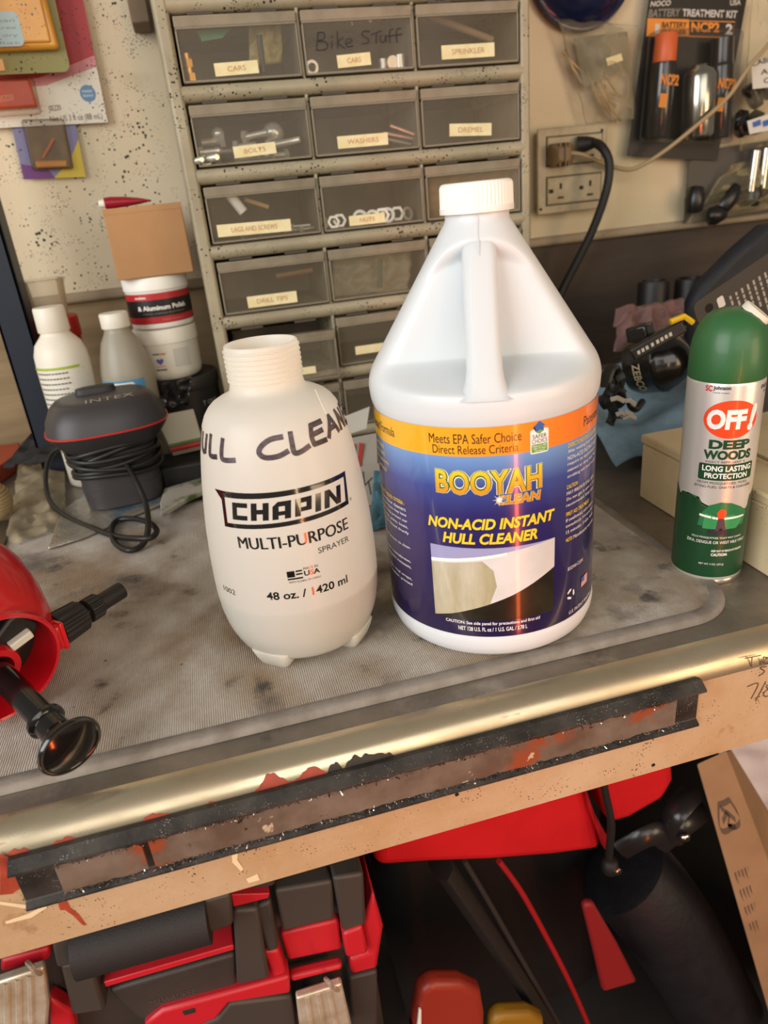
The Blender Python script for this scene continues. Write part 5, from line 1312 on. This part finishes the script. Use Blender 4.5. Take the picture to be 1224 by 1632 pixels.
slab([(915, 60), (1000, 50), (1005, 105), (930, 140)], .6405, .001, 'paper_insert', mat('grey_green_paper', '#8f8a72', .6, col2='#7d7860', scale=20), bg, bevel=0)
# blue plastic bowl shape at the top
pb = YP(957, -78, .60)
g = MB(Matrix.Translation((pb.x, WALL_Y-.002, pb.z)) @ Matrix.Rotation(RD(90), 4, 'X')); g.lathe([(.030, 0), (.072, 0), (.080, .004), (.083, .010), (.080, .016), (.074, .017), (.068, .026), (.05, .040), (.025, .046), (.0005, .047)], 56)
tag(g.build('blue_plastic_disc', mat('blue_gloss_film', '#141b3e', .2, coat=.6, bump=.0015, bscale=60), smooth=50), 'round dark blue glossy plastic lid hanging at the top beside the cabinet', 'lid')
tag(MB().box(.262, .285, .59, WALL_Y-.003, .505, .55).build('cardboard_scrap', mat('pinkish_card', '#b98a68', .7), bevel=.002), 'small pinkish cardboard scrap beside the blue lid', 'cardboard')
# clear bag with black cable parts, far right
rb = thing('cable_parts_bag', 'clear bag of black cable parts with a printed white label at the right edge', 'bag', (.72, WALL_Y-.01, .36))
film_sheet('front_film', rb, ((1182, 240), (1262, 225), (1250, -30), (1195, -20)), .628, .010, 61, clear('parts_bag_film', '#b8a880', .05, .12, .5), .025)
slab([(1197, 100), (1250, 82), (1262, 135), (1200, 142)], .600, .0008, 'white_label', m_pc, rb, bevel=0)
iv_ = wm(rb).inverted()
for s, BL, BR, TL in (('CABLE', (1199, 106), (1236, 96), (1198, 98)), ('AS', (1213, 119), (1231, 116), (1213, 111)), ('C', (1218, 133), (1226, 131), (1217, 125))):
    o = YP(*BL, .5990); x_ = YP(*BR, .5990)-o; y_ = YP(*TL, .5990)-o
    gv, gf = T(s, 0, 1, 0, 1)
    decal('label_lettering', (gv, gf), lambda u, v, off, o=o, x_=x_, y_=y_: iv_ @ (o+x_*u+y_*v), 0, ink_k, rb)
slab([(1191, 193), (1224, 182), (1240, 205), (1195, 214)], .602, .001, 'blue_white_sticker', m_pc, rb, bevel=0)
slab([(1200, 195), (1212, 190), (1213, 199), (1201, 203)], .6005, .0006, 'sticker_mark', ink_b, rb, bevel=0)
slab([(1216, 193), (1228, 189), (1229, 198), (1217, 202)], .6005, .0006, 'sticker_mark', ink_b, rb, bevel=0)
random.seed(17); m_bp = mat('black_part', '#191716', .3)
for k in range(9):
    a = (random.uniform(1175, 1224), random.uniform(130, 205)); p = YP(*a, .630)
    M_ = orient(p, random.uniform(-30, 30), random.uniform(-60, 60), random.uniform(-20, 20)); s1 = random.uniform(.010, .018)
    loft([[tuple(M_ @ Vector((x, y, z))) for x, y in rrect(-s1*e, s1*e, -s1*.6*e, s1*.6*e, s1*.25, 3)] for z, e in ((-s1*.5, .8), (-s1*.35, 1), (s1*.35, 1), (s1*.5, .8))]).build('black_part', m_bp, rb, smooth=40, world=True)
lb = thing('black_fittings_pack', 'clear pack of black fittings with chrome tubes hanging low at the right', 'blister pack', (.66, WALL_Y-.01, .21))
slab([(1090, 356), (1098, 258), (1150, 235), (1280, 215), (1290, 330), (1180, 345)], .645, .002, 'backing', mat('fittings_backing', '#4a463f', .5), lb, bevel=0)
film_sheet('front_film', lb, ((1092, 358), (1280, 325), (1270, 240), (1165, 262)), .632, .012, 71, clear('parts_bag_film', '#b8a880'), .02)
for i, (a, b) in enumerate((((1105, 335), (1110, 300)), ((1150, 330), (1172, 300)), ((1195, 325), (1205, 295)), ((1128, 345), (1150, 340)), ((1225, 322), (1240, 300)))):
    MB().tube([YP(*a, .630), YP((a[0]+b[0])/2, (a[1]+b[1])/2, .626), YP(*b, .630)], [.014, .016, .012], 12).build('black_fitting', m_bp, lb, smooth=60, world=True)
for i, (a, b) in enumerate((((1196, 305), (1205, 240)), ((1214, 300), (1222, 236)))):
    MB().tube([YP(*a, .622), YP(*b, .622)], .007, 14).build('chrome_tube', mat('chrome', '#c9c5bc', .12, metal=1), lb, smooth=60, world=True)

# ================================================================== right part of the bench
# long cream metal box
cbx = thing('cream_metal_box', 'long cream painted metal box with a lid behind the aerosol can', 'box', (.30, .045, BT))
m_cr = mat('cream_enamel', '#d9c5a0', .45, col2='#cdb68c', scale=18, dirt=('#9c7a4c', 30, .66, .8), speck=('#5c4a36', 200, .14))
bx0_, bx1_, by0_, by1_ = .219, .40, -.07, .136
zt = XP(1024, 706, bx0_).z
MB().box(bx0_, bx1_, by0_, by1_, BT, zt-.0005).build('box_body', m_cr, cbx, bevel=.002, world=True)
MB().box(bx0_-.0015, bx1_+.0015, by0_-.0015, by1_+.0015, zt, zt+.009).build('lid', m_cr, cbx, bevel=.002, world=True)
g = MB(); hz = zt+.009
g.tube([(.262, .075, hz), (.262, .075, hz+.004), (.262, .045, hz+.005), (.262, .010, hz+.004), (.262, .010, hz)], .0015, 8); g.build('lid_handle', mat('box_handle', '#8f8266', .4, metal=.4), cbx, smooth=60, world=True)
# pale blue cloth
def hfield(name, m, label, cat, x0, x1, y0, y1, f, nx=40, ny=34, thick=.0015, th=None):
    g = MB(); g.sheet([[(x0+(x1-x0)*i/nx+ (th(j/ny) if th else 0), y0+(y1-y0)*j/ny, f(x0+(x1-x0)*i/nx, y0+(y1-y0)*j/ny)) for i in range(nx+1)] for j in range(ny+1)])
    return tag(g.build(name, m, smooth=60, solid=thick), label, cat)
def cloth_z(x, y):
    b = .006+.030*sstep(.190, .24, y)+.022*sstep(.26, .40, x)
    return b+.005*sin(38*x+22*y)+.004*sin(60*y-17*x)+.003*sin(95*x+3)
hfield('blue_cloth', mat('blue_towel', '#7f98a6', .9, col2='#6f8896', scale=60, bump=.0006, bscale=400), 'pale blue cloth bunched on the bench under the fishing reel', 'cloth', .225, .56, .190, .43, cloth_z)
# fishing reel
RC = Vector((.322, .255, .098)); rd = Vector((.55, -.80, .25)).normalized()
rq = Matrix.Translation(RC) @ rd.to_track_quat('Z', 'Y').to_matrix().to_4x4()
re = thing('fishing_reel', 'black closed face fishing reel with gold lettering lying on the blue cloth', 'fishing reel', (RC.x, RC.y, .06))
m_rb = mat('reel_black', '#15120f', .22, coat=.4)
MB(rq).lathe([(.020, -.042), (.030, -.038), (.034, -.028), (.0345, -.006), (.0355, -.005), (.0355, .0), (.033, .003), (.030, .010), (.024, .019), (.014, .026), (.007, .029), (.005, .029), (.005, .026), (.0005, .025)], 56).build('spool_cover', m_rb, re, smooth=45, world=True)
decal('lettering', T('ZEBCO', -.018, .018, -.024, -.015, bold=.02), (lambda f_: lambda u, v, off: wm(re).inverted() @ (rq @ f_(u, v, off)))(lambda u, v, off: Vector(((.0345+off)*sin(u/.0345-1.25), -(.0345+off)*cos(u/.0345-1.25), v))), .0004, mat('reel_gold', '#a8987a', .4), re)
MB(rq).box(-.012, .012, .028, .046, -.035, -.010).build('reel_foot', m_rb, re, bevel=.003, world=True)
MB().tube(smooth_path([YP(1024, 640, .225), YP(1014, 652, .215), YP(1006, 648, .212), YP(1003, 636, .215)], 5), .004, 8).build('crank', m_rb, re, smooth=60, world=True)
# rod butt with yellow hook end
rod_ = thing('folding_tool', 'slim black folding tool with white lettering and yellow tip on the fishing reel', 'tool', YP(1050, 545, .23))
pa, pb_ = YP(1006, 566, .225), YP(1090, 518, .205)
dx_ = (pb_-pa); L0 = dx_.length; dq = Matrix.Translation(pa) @ dx_.to_track_quat('X', 'Z').to_matrix().to_4x4()
MB(dq).box(0, L0, -.005, .005, -.007, .007).build('handle_scale', mat('tool_black', '#1f1c19', .4), rod_, bevel=.002, world=True)
decal('white_marks', join(*[poly((L0*a, -.002), (L0*(a+.05), -.002), (L0*(a+.06), .002), (L0*(a+.01), .002)) for a in (.1, .18, .26, .36, .46, .54, .62, .7)]), lambda u, v, off: wm(rod_).inverted() @ (dq @ Vector((u, -.0052-off, v))), .0003, mat('tool_print', '#b8b2a4', .5), rod_)
MB().tube([YP(1068, 513, .203), YP(1090, 504, .201), YP(1104, 514, .2)], .0032, 6).build('yellow_tip', mat('tool_yellow', '#d8b021', .4), rod_, smooth=30, world=True)
# black and white straps beside the reel
st_ = thing('strap_bundle', 'bundle of black straps with white markings between jug and fishing reel', 'strap bundle', (.27, .22, .05))
random.seed(23)
for k in range(10):
    a = (random.uniform(955, 975), random.uniform(600, 680)); b = (random.uniform(978, 992), random.uniform(600, 665))
    q_ = smooth_path([YP(*a, random.uniform(.2, .24)), YP((a[0]+b[0])/2, min(a[1], b[1])-random.uniform(-10, 25), random.uniform(.19, .23)), YP(*b, random.uniform(.2, .24))], 6)
    MB().tube(q_, random.uniform(.005, .009), 6, sx=.45).build('strap', mat('strap_black', '#171513', .5, col2='#3a3834', scale=70, lo=.6, hi=.62), st_, smooth=50, world=True)
for k in range(5):
    a = (random.uniform(962, 1000), random.uniform(612, 672)); b = (a[0]+random.uniform(12, 24), a[1]+random.uniform(-4, 8))
    MB().tube([YP(*a, .192), YP((a[0]+b[0])/2, (a[1]+b[1])/2-4, .188), YP(*b, .192)], .0028, 6, sx=.5).build('white_marking', mat('strap_grey', '#9b958b', .5), st_, smooth=50, world=True)
# bag with red parts
crumple('red_parts_bag', clear('pinkish_film', '#a8807a', .26, .2, .5), 'zip bag of reddish parts behind the fishing reel', 'bag', YP(978, 560, .36), YP(1090, 548, .36)-YP(978, 560, .36), YP(982, 488, .42)-YP(978, 560, .36), .014, seed=33, bulge=.012, nu=22, nv=18)
for i, (px, py) in enumerate(((1042, 447), (1101, 443))):
    p = YP(px, py, .50); g = MB(Matrix.Translation((p.x, .50, BT))); g.lathe([(.021, 0), (.022, .003), (.022, p.z-BT-.004), (.0205, p.z-BT), (.017, p.z-BT), (.0165, p.z-BT-.01), (.0005, p.z-BT-.01)], 32)
    tag(g.build('black_canister', mat('canister_black', '#151312', .5), smooth=40), ['left', 'right'][i]+' of the two dark round canisters against the brown backboard', 'canister')
# dark bag at the right
random.seed(3)
bag_px = [(1224, 358), (1175, 400), (1120, 455), (1098, 500), (1105, 620), (1130, 660), (1300, 660), (1330, 340)]
slab(bag_px, .44, .03, 'navy_bag', mat('navy_nylon', '#15171c', .6, col2='#1c1f26', scale=14, bump=.002, bscale=22), bevel=.012, seg=4)
o = bpy.data.objects['navy_bag']; tag(o, 'dark navy nylon bag at the right edge behind the black card', 'bag')
# black retail card
ca = Vector(YP(1103, 486, .195)); cbp = Vector(YP(1224, 404, .195)); e1 = (cbp-ca).normalized(); nn = Vector((0, -1, .0)); e2 = e1.cross(nn).normalized()
if e2.z > 0: e2 = -e2
kc = thing('black_retail_card', 'black printed retail card tilted behind the aerosol can', 'card', ca)
kc.rotation_euler = Matrix((e1, -e2, e1.cross(-e2))).transposed().to_euler()
MB().prism(rrect(0, .15, -.165, 0, .007, 5), -.0012, 0).build('card_stock', mat('retail_black', '#2b2521', .5), kc)
decal('hang_hole', (ell(.016, -.014, .0048, .0048, 20), [tuple(range(20))]), FLAT, .0002, mat('hole_black', '#15110e'), kc)
random.seed(12); bars = []
for k in range(10):
    x_ = .040+k*.0072; y_ = -.016
    for q_ in range(random.randint(5, 9)):
        L1 = random.uniform(.003, .007); bars.append(poly((x_, y_-L1), (x_+.0024, y_-L1), (x_+.0024, y_), (x_, y_))); y_ -= L1+.0016
tag(decal('fine_print', join(*bars), FLAT, .0002, mat('retail_grey', '#9a938a', .5), kc), kind='stuff')
decal('white_panel', G(rrect(.100, .128, -.045, -.014, .003, 3)), FLAT, .0003, m_pc, kc)
decal('card_mark', G(rrect(.026, .034, -.022, -.010, .002, 3)), FLAT, .0003, m_kw, kc)
# ================================================================== under the bench
TBY = -.03
m_tb = mat('toolbox_black', '#332e2a', .5, col2='#3b3530', scale=20, bump=.0001, bscale=500)
m_tg = mat('toolbox_grey', '#403a34', .5)
m_tr = mat('toolbox_red', '#b8202a', .38)
m_la = mat('latch_metal', '#ddd2bd', .33, metal=.5, col2='#c0ab8c', scale=40)
SH = -.50
FL = -.9
tb = thing('tool_box', 'black and red tool box with two metal latches under the bench', 'tool box', (-.31, .1, SH))
def tp(name, pts, y, d, m, bv=.003): return slab(pts, y, d, name, m, tb, bevel=bv)
xr = YP(600, 1480, TBY).x
MB().box(-.56, xr-.004, TBY+.012, .26, SH, -.150).build('box_body', m_tb, tb, bevel=.01, seg=3, world=True)
MB().box(-.56, xr-.002, TBY+.004, .26, -.150, -.120).build('lid', m_tg, tb, bevel=.006, seg=3, world=True)
tp('red_panel', [(0, 1531), (80, 1510), (80, 1530), (0, 1552)], TBY-.004, .02, m_tr)
tp('red_panel', [(165, 1566), (372, 1506), (374, 1514), (168, 1574)], TBY-.010, .02, m_tr, .001)
tp('red_panel', [(368, 1426), (430, 1424), (428, 1432), (372, 1446)], TBY-.010, .03, m_tr, .001)
tp('red_panel', [(447, 1489), (540, 1466), (546, 1514), (460, 1532)], TBY+.004, .02, m_tr)
tp('red_corner', [(546, 1490), (578, 1476), (588, 1520), (552, 1528)], TBY-.008, .04, m_tr)
tp('red_corner', [(578, 1476), (596, 1424), (612, 1480), (602, 1545), (560, 1556), (556, 1530), (588, 1520)], TBY-.002, .05, m_tr, .004)
tp('red_sill', [(228, 1636), (258, 1612), (345, 1588), (462, 1556), (464, 1584), (365, 1600), (345, 1625), (262, 1660)], TBY-.012, .02, m_tr)
tp('red_post', [(420, 1518), (445, 1514), (460, 1560), (440, 1570)], TBY-.008, .02, m_tr)
tp('hinge_rod', [(462, 1558), (545, 1538), (547, 1546), (464, 1567)], TBY-.008, .01, m_tr, .003)
tp('lid_panel', [(438, 1420), (530, 1404), (534, 1466), (450, 1486)], TBY-.004, .02, m_tg)
tp('lid_panel', [(530, 1400), (580, 1392), (584, 1474), (546, 1486)], TBY-.006, .03, m_tg)
tp('lid_panel', [(375, 1432), (440, 1412), (440, 1395), (376, 1412)], TBY-.004, .02, m_tb)
tp('bracket', [(372, 1452), (412, 1448), (430, 1560), (378, 1572)], TBY-.014, .04, m_tg)
tp('bracket', [(404, 1448), (432, 1436), (446, 1512), (426, 1520)], TBY-.010, .02, m_tb)
tp('bracket', [(80, 1500), (125, 1488), (132, 1535), (90, 1545)], TBY-.030, .04, m_tg)
tp('bracket', [(322, 1436), (368, 1424), (372, 1476), (330, 1490)], TBY-.030, .04, m_tg)
tp('bracket', [(95, 1540), (142, 1532), (170, 1612), (115, 1620)], TBY-.014, .04, m_tg)
h0, h1 = YP(122, 1508, TBY-.022), YP(332, 1452, TBY-.022)
MB().tube([h0, h1], .0225, 28).build('handle_grip', mat('handle_rubber', '#262321', .6, bump=.0004, bscale=900), tb, smooth=60, world=True)
tp('recess_panel', [(172, 1580), (376, 1520), (378, 1575), (345, 1588), (258, 1612), (228, 1632)], TBY-.006, .015, m_tb)
tp('front_panel', [(262, 1660), (345, 1625), (365, 1600), (466, 1588), (480, 1680), (300, 1720)], TBY-.010, .015, m_tg)
tp('front_panel', [(556, 1560), (602, 1548), (604, 1680), (566, 1690)], TBY-.006, .02, m_tb)
tp('red_panel', [(80, 1640), (78, 1592), (112, 1612), (120, 1640), (124, 1680)], TBY-.004, .015, m_tr)
tp('slot', [(290, 1612), (310, 1607), (312, 1614), (294, 1619)], TBY-.0126, .002, mat('slot_dark', '#2a231c'), .0005)
for pts in ([(-8, 1568), (70, 1542), (78, 1600), (74, 1650), (-8, 1660)], [(472, 1592), (545, 1568), (562, 1640), (480, 1660)]):
    la = tp('latch', pts, TBY-.020, .008, m_la, .002)
    a, b, c, d = pts[0], pts[1], pts[2], pts[-1]
    for k in range(3):
        f = (k+1)/4.2
        p = (a[0]+(b[0]-a[0])*f, a[1]+(b[1]-a[1])*f+4); e = (d[0]+(pts[-2][0]-d[0])*f, d[1]+(pts[-2][1]-d[1])*f)
        MB().tube([YP(*p, TBY-.020), YP(*e, TBY-.020)], .0022, 6).build('latch_rib', m_la, la, smooth=50, world=True)
    q_ = smooth_path([YP(b[0]-26, b[1]-8, TBY-.022), YP(b[0]-20, b[1]-2, TBY-.03), YP(b[0]-14, b[1]+8, TBY-.026), YP(b[0]-6, b[1]+10, TBY-.02)], 4)
    MB().tube(q_, .002, 6).build('latch_hook', m_la, la, smooth=50, world=True)
decal('lettering', T('MILWAUKEE', 0, 1, 0, 1), (lambda o, x, y: lambda u, v, off: wm(tb).inverted() @ (o+x*u+y*v))(YP(240, 1604, TBY-.0064), YP(312, 1584, TBY-.0064)-YP(240, 1604, TBY-.0064), YP(239, 1595, TBY-.0064)-YP(240, 1604, TBY-.0064)), 0, mat('emboss_grey', '#4a4642', .5), tb)

# red bag
rbg = thing('red_bag', 'bright red nylon bag with a black drawcord hanging under the bench', 'bag', (.02, .12, -.40))
m_rn = mat('red_nylon', '#c1161d', .5, col2='#b01018', scale=8, bump=.0012, bscale=14)
def soft(pts, y, d, name, m, parent, bv=.012): return slab(pts, y, d, name, m, parent, bevel=bv, seg=4)
soft([(598, 1386), (680, 1380), (780, 1376), (880, 1368), (964, 1357), (948, 1300), (935, 1262), (930, 1180), (640, 1260), (596, 1300)], .035, .14, 'main_panel', m_rn, rbg)
soft([(936, 1262), (950, 1300), (972, 1340), (966, 1358), (955, 1330), (938, 1290)], .030, .05, 'folded_seam', mat('red_nylon_dark', '#9c0f16', .5), rbg, .003)
soft([(972, 1318), (1005, 1308), (1062, 1276), (1078, 1245), (1076, 1215), (1060, 1180), (960, 1200), (958, 1262)], .045, .12, 'side_panel', m_rn, rbg)
cq = smooth_path([YP(960, 1240, .02), YP(966, 1270, .018), YP(974, 1310, .016), (YP(972, 1345, .018)), YP(970, 1376, .022)], 6)
MB().tube(cq, .0042, 8).build('drawcord', mat('cord_black', '#14110f', .6, bump=.0004, bscale=600), rbg, smooth=60, world=True)
tg = YP(972, 1380, .020)
MB(Matrix.Translation(tg)).lathe([(.004, -.010), (.008, -.007), (.009, 0), (.008, .007), (.004, .010)], 16).build('cord_lock', mat('cord_black', '#14110f'), rbg, smooth=50, world=True)
MB(Matrix.Translation(tg+Vector((.004, -.008, 0))) @ Matrix.Rotation(RD(90), 4, 'X')).lathe([(.0045, 0), (.0045, .002), (.003, .003), (.0005, .003)], 16).build('lock_rivet', mat('chrome', '#c9c5bc'), rbg, smooth=50, world=True)
# black bag beneath it
m_bn = mat('black_nylon', '#0f0c0b', .65, col2='#151110', scale=8, bump=.003, bscale=16)
bb = thing('black_duffel_bag', 'black duffel bag with red piping in the dark under the bench', 'bag', (.06, .2, FL))
MB().box(-.095, .24, .185, .40, FL, -.30).build('bag_body', m_bn, bb, bevel=.04, seg=5, world=True)
def strip(pts, y, r, sx, name, m, parent):
    return MB().tube(smooth_path([YP(a, b, y) for a, b in pts], 6), r, 8, sx=sx).build(name, m, parent, smooth=60, world=True)
strip([(700, 1370), (735, 1420), (790, 1500), (840, 1575), (885, 1650), (930, 1740)], .055, .026, .5, 'strap', mat('strap_webbing', '#231f1c', .6, bump=.0005, bscale=500), bb)
strip([(795, 1372), (830, 1420), (868, 1488), (905, 1560), (940, 1640), (970, 1720)], .045, .0032, 1, 'red_piping', mat('piping_red', '#96161a', .5), bb)
strip([(740, 1372), (772, 1425), (815, 1500), (858, 1575), (900, 1650), (940, 1730)], .040, .003, 1, 'strap_edge', mat('edge_grey', '#2f2b28', .5), bb)
# red cone, orange tool, yellow tool
tag(slab([(930, 1448), (938, 1440), (948, 1442), (985, 1505), (1016, 1566), (990, 1574), (962, 1582), (948, 1520)], .030, .010, 'red_cone', mat('matte_red', '#7d1517', .6), bevel=.004, seg=3), 'dull red wedge shaped handle standing among the black bags', 'handle')
ott = thing('orange_tool', 'orange red power tool housing at the bottom of the dark space', 'power tool', YP(715, 1640, .03))
slab([(650, 1730), (662, 1620), (670, 1584), (690, 1570), (736, 1570), (768, 1584), (774, 1620), (770, 1730)], .0, .022, 'housing', mat('orange_red', '#8f3022', .4), ott, bevel=.010, seg=5)
slab([(664, 1650), (668, 1610), (672, 1610), (672, 1650)], -.0025, .004, 'white_stripe', m_white, ott, bevel=.001)
tag(slab([(776, 1700), (784, 1632), (800, 1620), (846, 1618), (868, 1628), (876, 1700)], .0, .02, 'yellow_tool', mat('tool_amber', '#8a6618', .45), bevel=.008, seg=4), 'yellow tool housing beside the orange power tool', 'power tool')
# rolled black bag
tag(MB().tube(smooth_path([YP(985, 1380, .12), YP(1040, 1440, .10), YP(1100, 1530, .09), YP(1180, 1680, .08), YP(1230, 1800, .08)], 6), [.040]+[.062]*22+[.06, .05], 24).build('rolled_bag', mat('black_ripstop', '#121115', .55, col2='#19181c', scale=30, bump=.0008, bscale=120), smooth=60), 'rolled black ripstop bag leaning beside the printed cardboard box', 'bag')
bt2 = thing('clear_tarp_bundle', 'dark translucent plastic bundle with a metal rivet beside the red bag', 'bundle', YP(1070, 1300, .05))
for k, (a, b, c) in enumerate((((1060, 1330), (1075, 1295), (1105, 1262)), ((1050, 1345), (1085, 1315), (1118, 1290)), ((990, 1355), (1040, 1330), (1085, 1330)))):
    MB().tube(smooth_path([YP(*a, .05), YP(*b, .04), YP(*c, .055)], 5), .014, 8, sx=.5).build('fold', mat('dark_film', '#23201f', .25), bt2, smooth=60, world=True)
MB(Matrix.Translation(YP(1091, 1334, .028)) @ Matrix.Rotation(RD(90), 4, 'X')).lathe([(.006, 0), (.006, .002), (.004, .004), (.0005, .0045)], 16).build('rivet', mat('chrome', '#c9c5bc'), bt2, smooth=50, world=True)
# cardboard box at the right with printing
cbb = thing('printed_carton', 'tall brown carton with faint printing leaning at the lower right', 'box', (.30, .10, FL))
P4 = [YP(1110, 1218, .03), YP(1158, 1196, .03), YP(1290, 1540, .0), YP(1238, 1660, .0)]
g = MB(); B1 = YP(1165, 1194, .20); B2 = YP(1300, 1415, .17)
Q4 = [P4[0]+(B1-P4[1]), B1, B2, P4[3]+(B2-P4[2])]
g.add(P4+Q4, [(3,2,1,0), (4,5,6,7), (0,1,5,4), (1,2,6,5), (2,3,7,6), (3,0,4,7)]); g.build('carton_body', mat('carton_kraft', '#9a7a5a', .75, col2='#8a6b4c', scale=10), cbb, bevel=.002, world=True)
xo = (P4[1]-P4[0]); yo = (P4[3]-P4[0]); iv2 = wm(cbb).inverted(); nn = xo.cross(yo).normalized(); nn = nn if nn.y < 0 else -nn
cf = lambda u, v, off: iv2 @ (P4[0]+xo*u+yo*v+nn*off)
m_gi = mat('carton_ink', '#5a4a3c', .7)
decal('printed_emblem', ribbon([[(.5+.32*cos(a)*(1+.2*sin(3*a)), .17+.055*sin(a)*(1+.3*cos(2*a))) for a in [2*pi*k/24 for k in range(25)]], [(.35, .14), (.55, .17), (.42, .2), (.65, .21)], [(.3, .18), (.5, .16), (.7, .19)]], .018), cf, .0004, m_gi, cbb)
random.seed(6)
tag(decal('printed_lines', join(*[poly((x, y), (x+.05, y), (x+.05, y+random.uniform(.02, .05)), (x, y+.02)) for x in (.2, .32, .44, .56, .68) for y in (.34, .40, .46, .52)]), cf, .0004, m_gi, cbb), kind='stuff')
crumple('white_plastic_sheet', mat('white_film', '#d9d6da', .5), 'crumpled white plastic sheet at the right edge behind the carton', 'sheet', YP(1150, 1330, .27), YP(1330, 1310, .27)-YP(1150, 1330, .27), YP(1140, 1150, .29)-YP(1150, 1330, .27), .02, seed=77, nu=18, nv=18)
